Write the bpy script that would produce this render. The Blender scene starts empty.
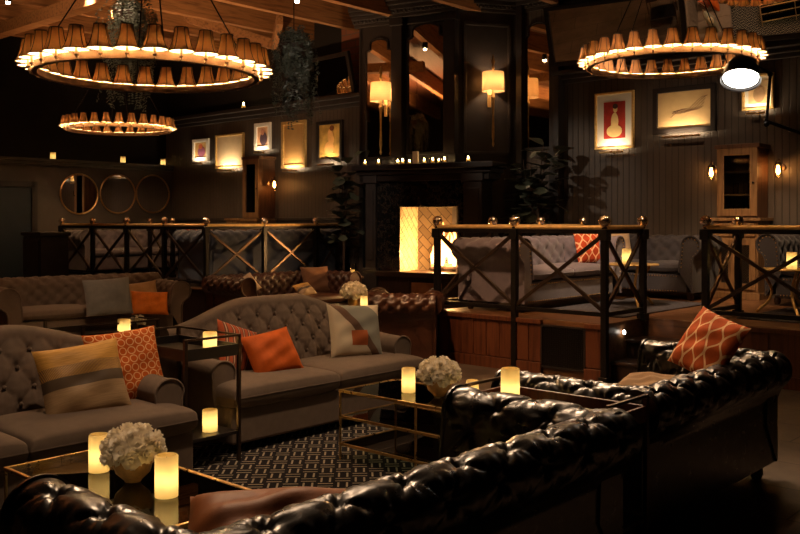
import bpy, math, random
from mathutils import Vector, Matrix, Euler
random.seed(7)
S = bpy.context.scene
C = S.collection
PI = math.pi
UX, UY = 0.74, -0.673          # room axis u
VX, VY = 0.673, 0.74           # room axis v
RU = math.atan2(UY, UX)        # rotation that lays local x on u, local y on v
def P(a, b, z=0.0): return Vector((a*UX + b*VX, a*UY + b*VY, z))
def facing(dx, dy): return math.atan2(dx, -dy)    # rotation whose local -y looks along (dx,dy)
F_U, F_MU = facing(UX, UY), facing(-UX, -UY)
F_V, F_MV = facing(VX, VY), facing(-VX, -VY)
DEG = math.radians

# ---------------------------------------------------------------- materials
class N:
    """socket wrapper: arithmetic builds math nodes"""
    def __init__(s, t, sock): s.t, s.s = t, sock
    def op(s, o, b=None, c=None):
        n = s.t.nodes.new('ShaderNodeMath'); n.operation = o
        for i, q in enumerate((s, b, c)):
            if q is None: continue
            if isinstance(q, N): s.t.links.new(q.s, n.inputs[i])
            else: n.inputs[i].default_value = q
        return N(s.t, n.outputs[0])
    def __add__(s, o): return s.op('ADD', o)
    def __sub__(s, o): return s.op('SUBTRACT', o)
    def __mul__(s, o): return s.op('MULTIPLY', o)
    def sin(s): return s.op('SINE')
    def abs(s): return s.op('ABSOLUTE')
    def fract(s): return s.op('FRACT')
    def floor(s): return s.op('FLOOR')
    def lt(s, o): return s.op('LESS_THAN', o)
    def gt(s, o): return s.op('GREATER_THAN', o)
    def min(s, o): return s.op('MINIMUM', o)
    def max(s, o): return s.op('MAXIMUM', o)
    def sqrt(s): return s.op('SQRT')
    def inv(s): return s.op('MULTIPLY_ADD', -1.0, 1.0)
    def wrap(s): return (s.fract() - 0.5).abs().inv() - 0.5      # distance to nearest integer

class Mat:
    def __init__(s, name, col, rough=0.6, metal=0.0, spec=0.5, coat=0.0):
        s.m = bpy.data.materials.new(name); s.m.use_nodes = True
        s.t = s.m.node_tree; s.b = s.t.nodes['Principled BSDF']
        s.b.inputs['Base Color'].default_value = (*col, 1)
        s.b.inputs['Roughness'].default_value = rough
        s.b.inputs['Metallic'].default_value = metal
        s.b.inputs['Specular IOR Level'].default_value = spec
        s.b.inputs['Coat Weight'].default_value = coat
        s.col = col
    def coord(s, kind='Object'):
        n = s.t.nodes.new('ShaderNodeTexCoord'); return n.outputs[kind]
    def xyz(s, kind='Object'):
        n = s.t.nodes.new('ShaderNodeSeparateXYZ'); s.t.links.new(s.coord(kind), n.inputs[0])
        return [N(s.t, n.outputs[i]) for i in range(3)]
    def noise(s, scale, detail=4, stretch=(1, 1, 1), kind='Object', rough=0.55):
        mp = s.t.nodes.new('ShaderNodeMapping'); mp.inputs['Scale'].default_value = stretch
        s.t.links.new(s.coord(kind), mp.inputs[0])
        n = s.t.nodes.new('ShaderNodeTexNoise'); n.inputs['Scale'].default_value = scale
        n.inputs['Detail'].default_value = detail; n.inputs['Roughness'].default_value = rough
        s.t.links.new(mp.outputs[0], n.inputs['Vector'])
        return N(s.t, n.outputs['Fac'])
    def ramp(s, fac, stops):
        r = s.t.nodes.new('ShaderNodeValToRGB')
        e = r.color_ramp.elements
        while len(e) < len(stops): e.new(0.5)
        for k, (p, c) in enumerate(stops): e[k].position = p; e[k].color = (*c, 1)
        s.t.links.new(fac.s, r.inputs[0]); return r.outputs[0]
    def mix(s, fac, a, b):
        n = s.t.nodes.new('ShaderNodeMix'); n.data_type = 'RGBA'
        if isinstance(fac, N): s.t.links.new(fac.s, n.inputs[0])
        else: n.inputs[0].default_value = fac
        for q, i in ((a, 6), (b, 7)):
            if isinstance(q, tuple): n.inputs[i].default_value = (*q, 1)
            else: s.t.links.new(q, n.inputs[i])
        return n.outputs[2]
    def color(s, sock): s.t.links.new(sock, s.b.inputs['Base Color']); return s
    def roughness(s, n): s.t.links.new(n.s, s.b.inputs['Roughness']); return s
    def bump(s, h, strength=0.3, dist=0.01):
        n = s.t.nodes.new('ShaderNodeBump'); n.inputs['Strength'].default_value = strength
        n.inputs['Distance'].default_value = dist
        s.t.links.new(h.s, n.inputs['Height']); s.t.links.new(n.outputs[0], s.b.inputs['Normal']); return s
    def emit(s, col, strength):
        s.b.inputs['Emission Color'].default_value = (*col, 1); s.b.inputs['Emission Strength'].default_value = strength; return s

def mottled(name, col, var=0.25, scale=9, rough=0.7, metal=0, spec=0.4, bump=0.0, bscale=60, stretch=(1, 1, 1)):
    m = Mat(name, col, rough, metal, spec)
    n = m.noise(scale, 5, stretch)
    lo = tuple(c*(1-var) for c in col); hi = tuple(min(1, c*(1+var)) for c in col)
    m.color(m.ramp(n, [(0.3, lo), (0.7, hi)]))
    if bump: m.bump(m.noise(bscale, 3, stretch), bump, 0.004)
    return m
def wood(name, dark, light, rough=0.4, axis=2, scale=5, spec=0.4):
    m = Mat(name, light, rough, 0, spec)
    st = [14, 14, 14]; st[axis] = 1.0
    n = m.noise(scale*0.35, 6, tuple(st), rough=0.62)
    m.color(m.ramp(n, [(0.3, dark), (0.55, light), (0.75, tuple(c*0.75 for c in light))]))
    m.bump(n, 0.15, 0.004)
    return m
def fabric(name, col, rough=0.9, sheen=0.3, weave=420, var=0.12):
    m = Mat(name, col, rough, 0, 0.2)
    n = m.noise(14, 4); f = m.noise(weave, 2)
    m.color(m.ramp(n, [(0.25, tuple(c*(1-var) for c in col)), (0.75, tuple(c*(1+var) for c in col))]))
    m.bump(f, 0.35, 0.002)
    m.b.inputs['Sheen Weight'].default_value = sheen
    m.b.inputs['Sheen Roughness'].default_value = 0.5
    return m
def emitter(name, col, strength):
    m = bpy.data.materials.new(name); m.use_nodes = True; t = m.node_tree
    t.nodes.remove(t.nodes['Principled BSDF'])
    e = t.nodes.new('ShaderNodeEmission'); e.inputs[0].default_value = (*col, 1); e.inputs[1].default_value = strength
    t.links.new(e.outputs[0], t.nodes['Material Output'].inputs[0])
    k = Mat.__new__(Mat); k.m = m; k.t = t; return k
def thin_glass(name, tint=(1, 1, 1), ior=1.5, rough=0.0, base=0.0):
    m = bpy.data.materials.new(name); m.use_nodes = True; t = m.node_tree
    t.nodes.remove(t.nodes['Principled BSDF'])
    tr = t.nodes.new('ShaderNodeBsdfTransparent'); tr.inputs[0].default_value = (*tint, 1)
    gl = t.nodes.new('ShaderNodeBsdfGlossy'); gl.inputs['Roughness'].default_value = rough
    fr = t.nodes.new('ShaderNodeFresnel'); fr.inputs[0].default_value = ior
    mx = t.nodes.new('ShaderNodeMixShader')
    t.links.new(fr.outputs[0], mx.inputs[0]); t.links.new(tr.outputs[0], mx.inputs[1]); t.links.new(gl.outputs[0], mx.inputs[2])
    t.links.new(mx.outputs[0], t.nodes['Material Output'].inputs[0])
    k = Mat.__new__(Mat); k.m = m; k.t = t; return k
def translucent(name, col, through, frac=0.6, glow=0.0):
    """diffuse front + light let through (lamp shade cloth, candle wax)"""
    m = bpy.data.materials.new(name); m.use_nodes = True; t = m.node_tree
    t.nodes.remove(t.nodes['Principled BSDF'])
    d = t.nodes.new('ShaderNodeBsdfDiffuse'); d.inputs[0].default_value = (*col, 1)
    tr = t.nodes.new('ShaderNodeBsdfTranslucent'); tr.inputs[0].default_value = (*through, 1)
    mx = t.nodes.new('ShaderNodeMixShader'); mx.inputs[0].default_value = frac
    t.links.new(d.outputs[0], mx.inputs[1]); t.links.new(tr.outputs[0], mx.inputs[2])
    t.links.new(mx.outputs[0], t.nodes['Material Output'].inputs[0])
    k = Mat.__new__(Mat); k.m = m; k.t = t; return k

def lined(name, outer, inner, through):
    """lamp shade: cloth outside, white lining inside, a little light coming through"""
    m = bpy.data.materials.new(name); m.use_nodes = True; t = m.node_tree
    t.nodes.remove(t.nodes['Principled BSDF'])
    g = t.nodes.new('ShaderNodeNewGeometry'); c = t.nodes.new('ShaderNodeMix'); c.data_type = 'RGBA'
    t.links.new(g.outputs['Backfacing'], c.inputs[0]); c.inputs[6].default_value = (*outer, 1); c.inputs[7].default_value = (*inner, 1)
    d = t.nodes.new('ShaderNodeBsdfDiffuse'); t.links.new(c.outputs[2], d.inputs[0])
    tr = t.nodes.new('ShaderNodeBsdfTranslucent'); tr.inputs[0].default_value = (*through, 1)
    ad = t.nodes.new('ShaderNodeAddShader'); t.links.new(d.outputs[0], ad.inputs[0]); t.links.new(tr.outputs[0], ad.inputs[1])
    t.links.new(ad.outputs[0], t.nodes['Material Output'].inputs[0])
    k = Mat.__new__(Mat); k.m = m; k.t = t; return k

# ---------------------------------------------------------------- mesh builder
class MB:
    def __init__(s): s.v, s.f, s.mi, s.uv = [], [], [], {}
    def add(s, vs, fs, m=0):
        o = len(s.v); s.v += [Vector(q) for q in vs]
        for f in fs: s.f.append([i+o for i in f]); s.mi.append(m)
        return s
    def box(s, x0, x1, y0, y1, z0, z1, m=0, M=None):
        vs = [Vector((x, y, z)) for z in (z0, z1) for y in (y0, y1) for x in (x0, x1)]
        if M: vs = [M @ q for q in vs]
        return s.add(vs, [(0, 2, 3, 1), (4, 5, 7, 6), (0, 1, 5, 4), (2, 6, 7, 3), (0, 4, 6, 2), (1, 3, 7, 5)], m)
    def bar(s, p0, p1, w, h=None, m=0, up=(0, 0, 1)):
        h = h or w; p0, p1 = Vector(p0), Vector(p1); d = (p1-p0).normalized(); up = Vector(up)
        if abs(d.dot(up)) > .98: up = Vector((1, 0, 0))
        x = d.cross(up).normalized(); y = x.cross(d).normalized()
        vs = [p + x*sx*w/2 + y*sy*h/2 for p in (p0, p1) for sx, sy in ((-1, -1), (1, -1), (1, 1), (-1, 1))]
        return s.add(vs, [(3, 2, 1, 0), (4, 5, 6, 7), (0, 1, 5, 4), (1, 2, 6, 5), (2, 3, 7, 6), (3, 0, 4, 7)], m)
    def tube(s, path, r, n=8, m=0, cap=True, closed=False):
        path = [Vector(q) for q in path]; k = len(path); rs = r if isinstance(r, (list, tuple)) else [r]*k
        vs, fs = [], []; pn = None
        for i, q in enumerate(path):
            a = path[(i-1) % k] if (i or closed) else q; b = path[(i+1) % k] if (i < k-1 or closed) else q
            d = (b-a).normalized()
            if pn is None:
                ref = Vector((0, 0, 1)) if abs(d.z) < .9 else Vector((1, 0, 0)); x = d.cross(ref).normalized()
            else:
                x = (pn - d*pn.dot(d)).normalized()
            pn = x; y = d.cross(x)
            for j in range(n):
                t = 2*PI*j/n; vs.append(q + (x*math.cos(t) + y*math.sin(t))*rs[i])
        for i in range(k if closed else k-1):
            for j in range(n):
                a, b = i*n+j, i*n+(j+1) % n; c, d2 = ((i+1) % k)*n+(j+1) % n, ((i+1) % k)*n+j
                fs.append((a, b, c, d2))
        if cap and not closed: fs.append(tuple(range(n))[::-1]); fs.append(tuple(range((k-1)*n, k*n)))
        return s.add(vs, fs, m)
    def lathe(s, prof, n=16, c=(0, 0, 0), m=0, M=None):
        c = Vector(c); vs, fs = [], []; k = len(prof)
        for r, z in prof:
            for j in range(n):
                t = 2*PI*j/n; q = Vector((r*math.cos(t), r*math.sin(t), z)); vs.append((M @ q if M else q) + c)
        for i in range(k-1):
            for j in range(n): fs.append((i*n+j, i*n+(j+1) % n, (i+1)*n+(j+1) % n, (i+1)*n+j))
        if prof[0][0] > 1e-5 and s.capl: fs.append(tuple(range(n))[::-1])
        if prof[-1][0] > 1e-5 and s.capl: fs.append(tuple(range((k-1)*n, k*n)))
        return s.add(vs, fs, m)
    capl = True
    def ball(s, c, r, n=10, k=7, m=0, sc=(1, 1, 1)):
        prof = [(max(1e-4, r*math.sin(PI*i/k)), -r*math.cos(PI*i/k)) for i in range(k+1)]
        return s.lathe(prof, n, c, m, Matrix.Diagonal((*sc,)) if sc != (1, 1, 1) else None)
    def grid(s, fn, nu, nv, m=0, cu=False, cv=False, flip=False, uv=False):
        o = len(s.v)
        for i in range(nu):
            for j in range(nv): s.v.append(Vector(fn(i/(nu if cu else nu-1), j/(nv if cv else nv-1))))
        for i in range(nu if cu else nu-1):
            for j in range(nv if cv else nv-1):
                q = [o+i*nv+j, o+((i+1) % nu)*nv+j, o+((i+1) % nu)*nv+(j+1) % nv, o+i*nv+(j+1) % nv]
                s.f.append(q[::-1] if flip else q); s.mi.append(m)
        if uv:
            for i in range(nu):
                for j in range(nv): s.uv[o+i*nv+j] = (i/(nu-1), j/(nv-1))
        return s
    def prism(s, pts, y0, y1, m=0):
        """outline in (x,z), run from y0 to y1"""
        k = len(pts); vs = [(x, y0, z) for x, z in pts] + [(x, y1, z) for x, z in pts]
        fs = [tuple(range(k)), tuple(range(k, 2*k))[::-1]] + [(i, k+i, k+(i+1) % k, (i+1) % k) for i in range(k)]
        return s.add(vs, fs, m)
    def ring(s, pts, y0, y1, w, m=0):
        """frame following a closed outline in (x,z), w wide inward"""
        k = len(pts); cx = sum(p[0] for p in pts)/k; cz = sum(p[1] for p in pts)/k
        mx = max(abs(p[0]-cx) for p in pts); mz = max(abs(p[1]-cz) for p in pts)
        inn = [(cx+(x-cx)*(1-w/mx), cz+(z-cz)*(1-w/mz)) for x, z in pts]
        vs = []
        for y in (y0, y1): vs += [(x, y, z) for x, z in pts] + [(x, y, z) for x, z in inn]
        fs = []
        for i in range(k):
            j = (i+1) % k
            fs += [(i, j, k+j, k+i), (2*k+j, 2*k+i, 3*k+i, 3*k+j), (i, 2*k+i, 2*k+j, j), (k+i, k+j, 3*k+j, 3*k+i)]
        return s.add(vs, fs, m)
    def build(s, name, mats, parent=None, smooth=True, bevel=0, loc=None, rz=None, angle=35):
        me = bpy.data.meshes.new(name)
        me.from_pydata(s.v, [], s.f)
        if not isinstance(mats, (list, tuple)): mats = [mats]
        for q in mats: me.materials.append(q.m)
        me.polygons.foreach_set('material_index', s.mi)
        if s.uv:
            l = me.uv_layers.new(name='UVMap')
            for lp in me.loops: l.data[lp.index].uv = s.uv.get(lp.vertex_index, (0, 0))
        if smooth:
            me.polygons.foreach_set('use_smooth', [True]*len(me.polygons))
            me.set_sharp_from_angle(angle=DEG(angle))
        me.update()
        o = bpy.data.objects.new(name, me); C.objects.link(o)
        if parent is not None: o.parent = parent
        if bevel:
            b = o.modifiers.new('Bevel', 'BEVEL'); b.width = bevel; b.segments = 2; b.limit_method = 'ANGLE'
            b.harden_normals = False
        if loc is not None: o.location = loc
        if rz is not None: o.rotation_euler = (0, 0, rz)
        return o

def tag(o, label, cat, group=None, kind=None):
    o['label'] = label; o['category'] = cat
    if group: o['group'] = group
    if kind: o['kind'] = kind
    return o
def thing(name, label, cat, loc=(0, 0, 0), rz=0.0, group=None):
    o = bpy.data.objects.new(name, None); C.objects.link(o); o.empty_display_size = .1
    o.location = loc; o.rotation_euler = (0, 0, rz)
    return tag(o, label, cat, group)
def struct(o): o['kind'] = 'structure'; return o
def dup(root, loc, rz=None, label=None, group=None, rot=None):
    r = root.copy(); C.objects.link(r); r.location = loc
    if rz is not None: r.rotation_euler = (0, 0, rz)
    if rot is not None: r.rotation_euler = rot
    if label: r['label'] = label
    if group: r['group'] = group
    kids = list(root.children)
    for ch in kids:
        c = ch.copy(); C.objects.link(c); c.parent = r
        for g in list(ch.children):
            d = g.copy(); C.objects.link(d); d.parent = c
    return r
def relabel(o, label): o['label'] = label; return o

# ---------------------------------------------------------------- material list
M = {}
M['black_leather'] = Mat('black leather', (0.009, 0.0062, 0.0045), 0.27, 0, 0.7)
M['black_leather'].bump(M['black_leather'].noise(70, 4), 0.12, 0.004)
M['black_leather'].roughness(M['black_leather'].noise(16, 4)*0.2 + 0.2)
M['brown_leather'] = mottled('brown leather', (0.055, 0.02, 0.011), 0.35, 8, 0.3, 0, 0.55, 0.1, 80)
M['taupe'] = fabric('taupe linen', (0.155, 0.113, 0.086), 0.9, 0.06)
M['taupe_dark'] = fabric('brown tufted cloth', (0.14, 0.1, 0.075), 0.9, 0.06)
M['velvet'] = fabric('grey velvet', (0.14, 0.112, 0.128), 0.75, 0.35, 150)
M['velvet_blue'] = fabric('slate blue velvet', (0.055, 0.06, 0.08), 0.75, 0.35, 150)
M['velvet_dark'] = fabric('dark grey velvet', (0.034, 0.029, 0.033), 0.75, 0.2, 150)
M['dark_wood'] = wood('espresso wood', (0.012, 0.006, 0.004), (0.035, 0.017, 0.010), 0.35)
M['oak'] = wood('aged oak', (0.10, 0.05, 0.02), (0.26, 0.14, 0.06), 0.45)
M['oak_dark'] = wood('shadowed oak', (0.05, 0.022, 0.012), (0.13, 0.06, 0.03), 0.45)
M['fascia'] = wood('red stained panelling', (0.035, 0.009, 0.004), (0.13, 0.04, 0.016), 0.4)
M['joist'] = wood('old timber', (0.13, 0.055, 0.02), (0.36, 0.17, 0.065), 0.7, axis=1)
M['deck'] = wood('platform boards', (0.07, 0.03, 0.013), (0.19, 0.085, 0.035), 0.35, axis=0)
M['brass'] = Mat('brass', (0.72, 0.47, 0.2), 0.28, 1.0)
M['brass'].roughness(M['brass'].noise(30, 3)*0.2 + 0.2)
M['gold_paint'] = mottled('gilded wood', (0.66, 0.43, 0.16), 0.2, 30, 0.4, 0.45)
M['rail_brass'] = mottled('worn brass handrail', (0.78, 0.5, 0.19), 0.15, 20, 0.4, 0.55)
M['ball'] = Mat('polished finial', (0.95, 0.78, 0.6), 0.2, 1.0)
M['iron'] = Mat('black iron', (0.018, 0.014, 0.012), 0.35, 0.6, 0.5)
M['bronze'] = Mat('dark bronze', (0.085, 0.055, 0.038), 0.33, 0.85)
M['ring_metal'] = mottled('antique brass ring', (0.17, 0.10, 0.05), 0.3, 12, 0.55, 0.7)
M['glass'] = thin_glass('clear glass', (0.86, 0.9, 0.87), 1.5)
M['jar_glass'] = thin_glass('lamp glass', (0.97, 0.95, 0.9), 1.4)
M['mirror'] = Mat('silvered mirror', (0.8, 0.78, 0.75), 0.01, 1.0)
M['old_mirror'] = Mat('aged mirror', (0.7, 0.6, 0.48), 0.05, 1.0)
M['old_mirror'].roughness(M['old_mirror'].noise(7, 5)*0.05 + 0.0)
M['white_mat'] = Mat('mount board', (0.75, 0.72, 0.66), 0.9)
M['black_paint'] = mottled('black painted wood', (0.016, 0.012, 0.011), 0.3, 6, 0.36, 0, 0.5)
M['black_satin'] = mottled('dark grey painted panel', (0.034, 0.028, 0.027), 0.2, 4, 0.42, 0, 0.5)
M['marble'] = Mat('black marble', (0.012, 0.011, 0.011), 0.12, 0, 0.6)
_v = M['marble'].noise(5, 8, rough=0.7)
M['marble'].color(M['marble'].ramp((_v-0.5).abs(), [(0.0, (0.1, 0.075, 0.06)), (0.01, (0.02, 0.018, 0.017)), (0.2, (0.008, 0.007, 0.007))]))
M['shade'] = lined('amber shade cloth lined white', (0.22, 0.11, 0.05), (0.85, 0.72, 0.52), (0.0062, 0.0027, 0.0008))
M['shade_rib'] = Mat('dark shade seam', (0.03, 0.014, 0.008), 0.8)
M['shade_lining'] = Mat('white shade lining', (0.85, 0.75, 0.6), 0.9)
M['drum'] = translucent('linen drum shade', (0.5, 0.33, 0.18), (0.3, 0.18, 0.08), 0.5)
M['sleeve'] = Mat('cream candle sleeve', (0.4, 0.28, 0.16), 0.6)
WARM = (1.0, 0.60, 0.27)
M['bulb'] = emitter('warm bulb', (1.0, 0.60, 0.28), 430)
M['filament'] = emitter('amber filament bulb', (1.0, 0.42, 0.1), 60)
M['wax'] = translucent('ivory wax', (0.8, 0.68, 0.42), (0.88, 0.72, 0.40), 0.55)
M['candle_core'] = emitter('candle light', (1.0, 0.74, 0.36), 12)
M['tea_flame'] = emitter('tealight flame', (1.0, 0.66, 0.3), 60)
M['petal'] = translucent('ivory petals', (0.95, 0.88, 0.74), (0.9, 0.82, 0.66), 0.25)
M['bowl_gold'] = mottled('gold leaf bowl', (0.62, 0.36, 0.13), 0.3, 22, 0.35, 0.75)
M['leaf'] = mottled('dark fig leaf', (0.07, 0.08, 0.055), 0.4, 9, 0.32, 0, 0.55)
M['fern'] = mottled('trailing fern', (0.08, 0.09, 0.065), 0.5, 12, 0.4, 0, 0.5)
M['stem'] = Mat('bark', (0.07, 0.04, 0.025), 0.8)
M['terracotta'] = mottled('dark clay', (0.05, 0.03, 0.022), 0.3, 8, 0.6)
M['concrete'] = mottled('paper card', (0.62, 0.5, 0.4), 0.1, 8, 0.8)

# walls -----------------------------------------------------------
def beadboard(name, col, pitch=0.09, rough=0.5):
    m = Mat(name, col, rough, 0, 0.4)
    x, y, z = m.xyz()
    g = (x*(1/pitch)).wrap()                       # 0 at each groove
    gr = g.lt(0.07)
    n = m.noise(2.5, 5, (1, 1, 0.4))
    base = m.ramp(n, [(0.3, tuple(c*0.8 for c in col)), (0.7, tuple(c*1.15 for c in col))])
    m.color(m.mix(gr, base, tuple(c*0.45 for c in col)))
    m.bump(g.min(0.12)*8.0, 0.6, 0.006)
    return m
M['bead'] = beadboard('painted beadboard', (0.095, 0.075, 0.062))
M['plaster'] = mottled('taupe plaster', (0.075, 0.062, 0.053), 0.15, 3, 0.7)
M['dark_plaster'] = mottled('black plaster', (0.012, 0.009, 0.008), 0.2, 3, 0.8)
m = M['brick'] = Mat('red brick', (0.2, 0.08, 0.04), 0.85)
def brick_nodes(m, sx, c1, c2, mortar, rot=0.0, bw=0.5, rh=0.25, ms=0.012, kind='Object', axes='XZ'):
    x, y, z = m.xyz(kind)
    cb = m.t.nodes.new('ShaderNodeCombineXYZ')
    pr = {'X': x, 'Y': y, 'Z': z}
    m.t.links.new(pr[axes[0]].s, cb.inputs[0]); m.t.links.new(pr[axes[1]].s, cb.inputs[1])
    mp = m.t.nodes.new('ShaderNodeMapping'); mp.inputs['Rotation'].default_value = (0, 0, rot); mp.inputs['Scale'].default_value = (sx, sx, sx)
    m.t.links.new(cb.outputs[0], mp.inputs[0])
    b = m.t.nodes.new('ShaderNodeTexBrick'); m.t.links.new(mp.outputs[0], b.inputs['Vector'])
    b.inputs['Color1'].default_value = (*c1, 1); b.inputs['Color2'].default_value = (*c2, 1); b.inputs['Mortar'].default_value = (*mortar, 1)
    b.inputs['Scale'].default_value = 1; b.inputs['Mortar Size'].default_value = ms
    b.inputs['Brick Width'].default_value = bw; b.inputs['Row Height'].default_value = rh
    m.color(b.outputs['Color']); return N(m.t, b.outputs['Fac'])
M['brick'].bump(brick_nodes(M['brick'], 2.2, (0.26, 0.09, 0.045), (0.16, 0.055, 0.03), (0.12, 0.08, 0.06), ms=0.02), -0.5, 0.01)
m = M['firebrick'] = Mat('fire brick', (0.5, 0.36, 0.2), 0.85)
M['firebrick'].bump(brick_nodes(m, 2.2, (0.62, 0.47, 0.28), (0.52, 0.38, 0.21), (0.16, 0.1, 0.05), rot=DEG(45), ms=0.014, axes='YZ'), -0.4, 0.01)
m = M['firebrick_back'] = Mat('dark fire brick', (0.2, 0.13, 0.07), 0.9)  # darker brick for the firebox back, top and floor
M['firebrick_back'].bump(brick_nodes(m, 2.2, (0.2, 0.14, 0.08), (0.13, 0.09, 0.05), (0.05, 0.03, 0.02), rot=DEG(45), ms=0.014, axes='XZ'), -0.4, 0.01)
# floor: large worn slabs / boards
m = M['floor'] = Mat('worn stone floor', (0.1, 0.07, 0.05), 0.55, 0, 0.4)
_f = brick_nodes(m, 1.0, (0.13, 0.095, 0.068), (0.095, 0.068, 0.048), (0.02, 0.014, 0.01), rot=DEG(0), bw=1.1, rh=0.55, ms=0.006, axes='XY')
_n = m.noise(2.2, 7, rough=0.65)
_col = m.b.inputs['Base Color'].links[0].from_socket
_mul = m.t.nodes.new('ShaderNodeMix'); _mul.data_type = 'RGBA'; _mul.blend_type = 'MULTIPLY'; _mul.inputs[0].default_value = 1
m.t.links.new(_col, _mul.inputs[6]); m.t.links.new(m.ramp(_n, [(0.3, (0.45, 0.42, 0.4)), (0.75, (1.25, 1.2, 1.15))]), _mul.inputs[7])
m.color(_mul.outputs[2]); m.bump(_f, -0.3, 0.005)
# rug: interlocking cream dashes on near-black
m = M['rug'] = Mat('black and cream woven rug', (0.02, 0.017, 0.018), 0.95, 0, 0.1)
x, y, z = m.xyz()
K = 1/0.098
p = (x*K + y*K)*0.7071; q = (y*K - x*K)*0.7071
ci = (p.floor() + q.floor())*0.5
odd = ci.fract().gt(0.25)
fp, fq = p.fract(), q.fract()
la = ((fp*2.0 - 0.5).wrap()).lt(0.115)*(((fq-0.5).abs()).lt(0.44))
lb = ((fq*2.0 - 0.5).wrap()).lt(0.115)*(((fp-0.5).abs()).lt(0.44))
mask = la*odd + lb*odd.inv()
nz = m.noise(180, 2)
m.color(m.mix(mask, (0.013, 0.011, 0.013), m.mix(nz, (0.2, 0.17, 0.13), (0.46, 0.4, 0.31))))
m.bump(mask + nz*0.4, 0.4, 0.004)
m = M['mat_grey'] = mottled('grey woven rug', (0.06, 0.055, 0.06), 0.35, 25, 0.95, 0, 0.1, 0.3, 150)

# cushions ---------------------------------------------------------
def uvmat(name, col, rough=0.85):
    m = Mat(name, col, rough, 0, 0.2); u, v, _ = m.xyz('UV'); return m, u, v
def trellis(name, base, line, k=3.0, w=0.075, kv=2.0):
    m, u, v = uvmat(name, base)
    s = ((v*(2*PI*kv)).sin())*0.25
    d1 = (u*k - s).wrap(); d2 = (u*k - 0.5 + s).wrap()
    mk = d1.min(d2).lt(w)
    m.color(m.mix(mk, m.ramp(m.noise(30, 3), [(0.3, tuple(c*0.8 for c in base)), (0.7, base)]), line))
    m.bump(m.noise(300, 2), 0.3, 0.002); return m
M['p_trellis'] = trellis('rust trellis cloth', (0.5, 0.09, 0.015), (0.78, 0.46, 0.22), 4.0, 0.075, 2.0)
M['p_trellis_small'] = trellis('red trellis cloth', (0.5, 0.065, 0.018), (0.78, 0.46, 0.26), 4.0, 0.09, 2.5)
m, u, v = uvmat('orange circle print', (0.5, 0.12, 0.03))
K = 8.0
def ringmask(uu, vv):
    a = uu.fract()-0.5; b = vv.fract()-0.5
    r = (a*a + b*b).sqrt(); return (r-0.40).abs().lt(0.06)
mk = ringmask(u*K, v*K)
lk = ((u*K).wrap().lt(0.14))*(((v*K).fract()-0.5).abs().gt(0.5)) 
m.color(m.mix(mk, (0.52, 0.1, 0.012), (0.75, 0.42, 0.2)))
M['p_circles'] = m
m, u, v = uvmat('rust stripe cloth', (0.4, 0.1, 0.04))
mk = ((u*7.0).fract()).lt(0.5); mk2 = ((u*7.0).fract()-0.75).abs().lt(0.06)
m.color(m.mix(mk2, m.mix(mk, (0.16, 0.06, 0.035), (0.42, 0.09, 0.035)), (0.6, 0.4, 0.28)))
M['p_stripes'] = m
m, u, v = uvmat('gold silk with woven bands', (0.5, 0.3, 0.12), 0.5)
b1 = (v-0.47).abs().lt(0.075); b2 = (v-0.62).abs().lt(0.09)
fine = ((u + v*0.2)*60.0).fract().lt(0.5)
sl = m.noise(5, 5, (1, 12, 1), 'UV')
g = m.ramp(sl, [(0.3, (0.5, 0.25, 0.05)), (0.7, (0.72, 0.4, 0.1))])
tn = m.ramp(sl, [(0.3, (0.34, 0.22, 0.115)), (0.7, (0.5, 0.34, 0.19))])
low = v.lt(0.42)
cc = m.mix(low, m.mix(b2*fine, g, (0.2, 0.13, 0.08)), tn)
m.color(m.mix(b1, cc, (0.13, 0.09, 0.058)))
M['p_gold'] = m
m, u, v = uvmat('patchwork colour block cloth', (0.5, 0.45, 0.36))
d = u + v*0.75
band = (d - 0.86).abs().lt(0.085)
right = d.gt(0.945)
sq = ((u-0.5).abs().lt(0.15))*((v-0.33).abs().lt(0.14))
cc = m.mix(right, (0.55, 0.46, 0.33), (0.23, 0.225, 0.19))
cc = m.mix(band, cc, (0.13, 0.075, 0.05))
cor = (u + v).gt(1.72)
cc = m.mix(cor, cc, (0.6, 0.5, 0.36))
m.color(m.mix(sq, cc, (0.36, 0.095, 0.03)))
M['p_block'] = m
M['p_orange'] = fabric('burnt orange silk', (0.62, 0.16, 0.015), 0.6, 0.0, 250, 0.2)
M['p_rust'] = fabric('rust velvet', (0.5, 0.095, 0.012), 0.7, 0.0, 250, 0.2)
M['p_grey'] = fabric('stone grey cloth', (0.17, 0.165, 0.155), 0.9, 0.2)
M['p_tan'] = fabric('tan cloth', (0.4, 0.24, 0.11), 0.8, 0.2)
M['p_beige'] = fabric('beige cloth', (0.42, 0.29, 0.17), 0.8, 0.2)
M['p_brown'] = fabric('brown suede', (0.17, 0.075, 0.035), 0.85, 0.1)
M['p_copper'] = fabric('copper satin', (0.27, 0.085, 0.024), 0.5, 0.0, 250, 0.25)
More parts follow.
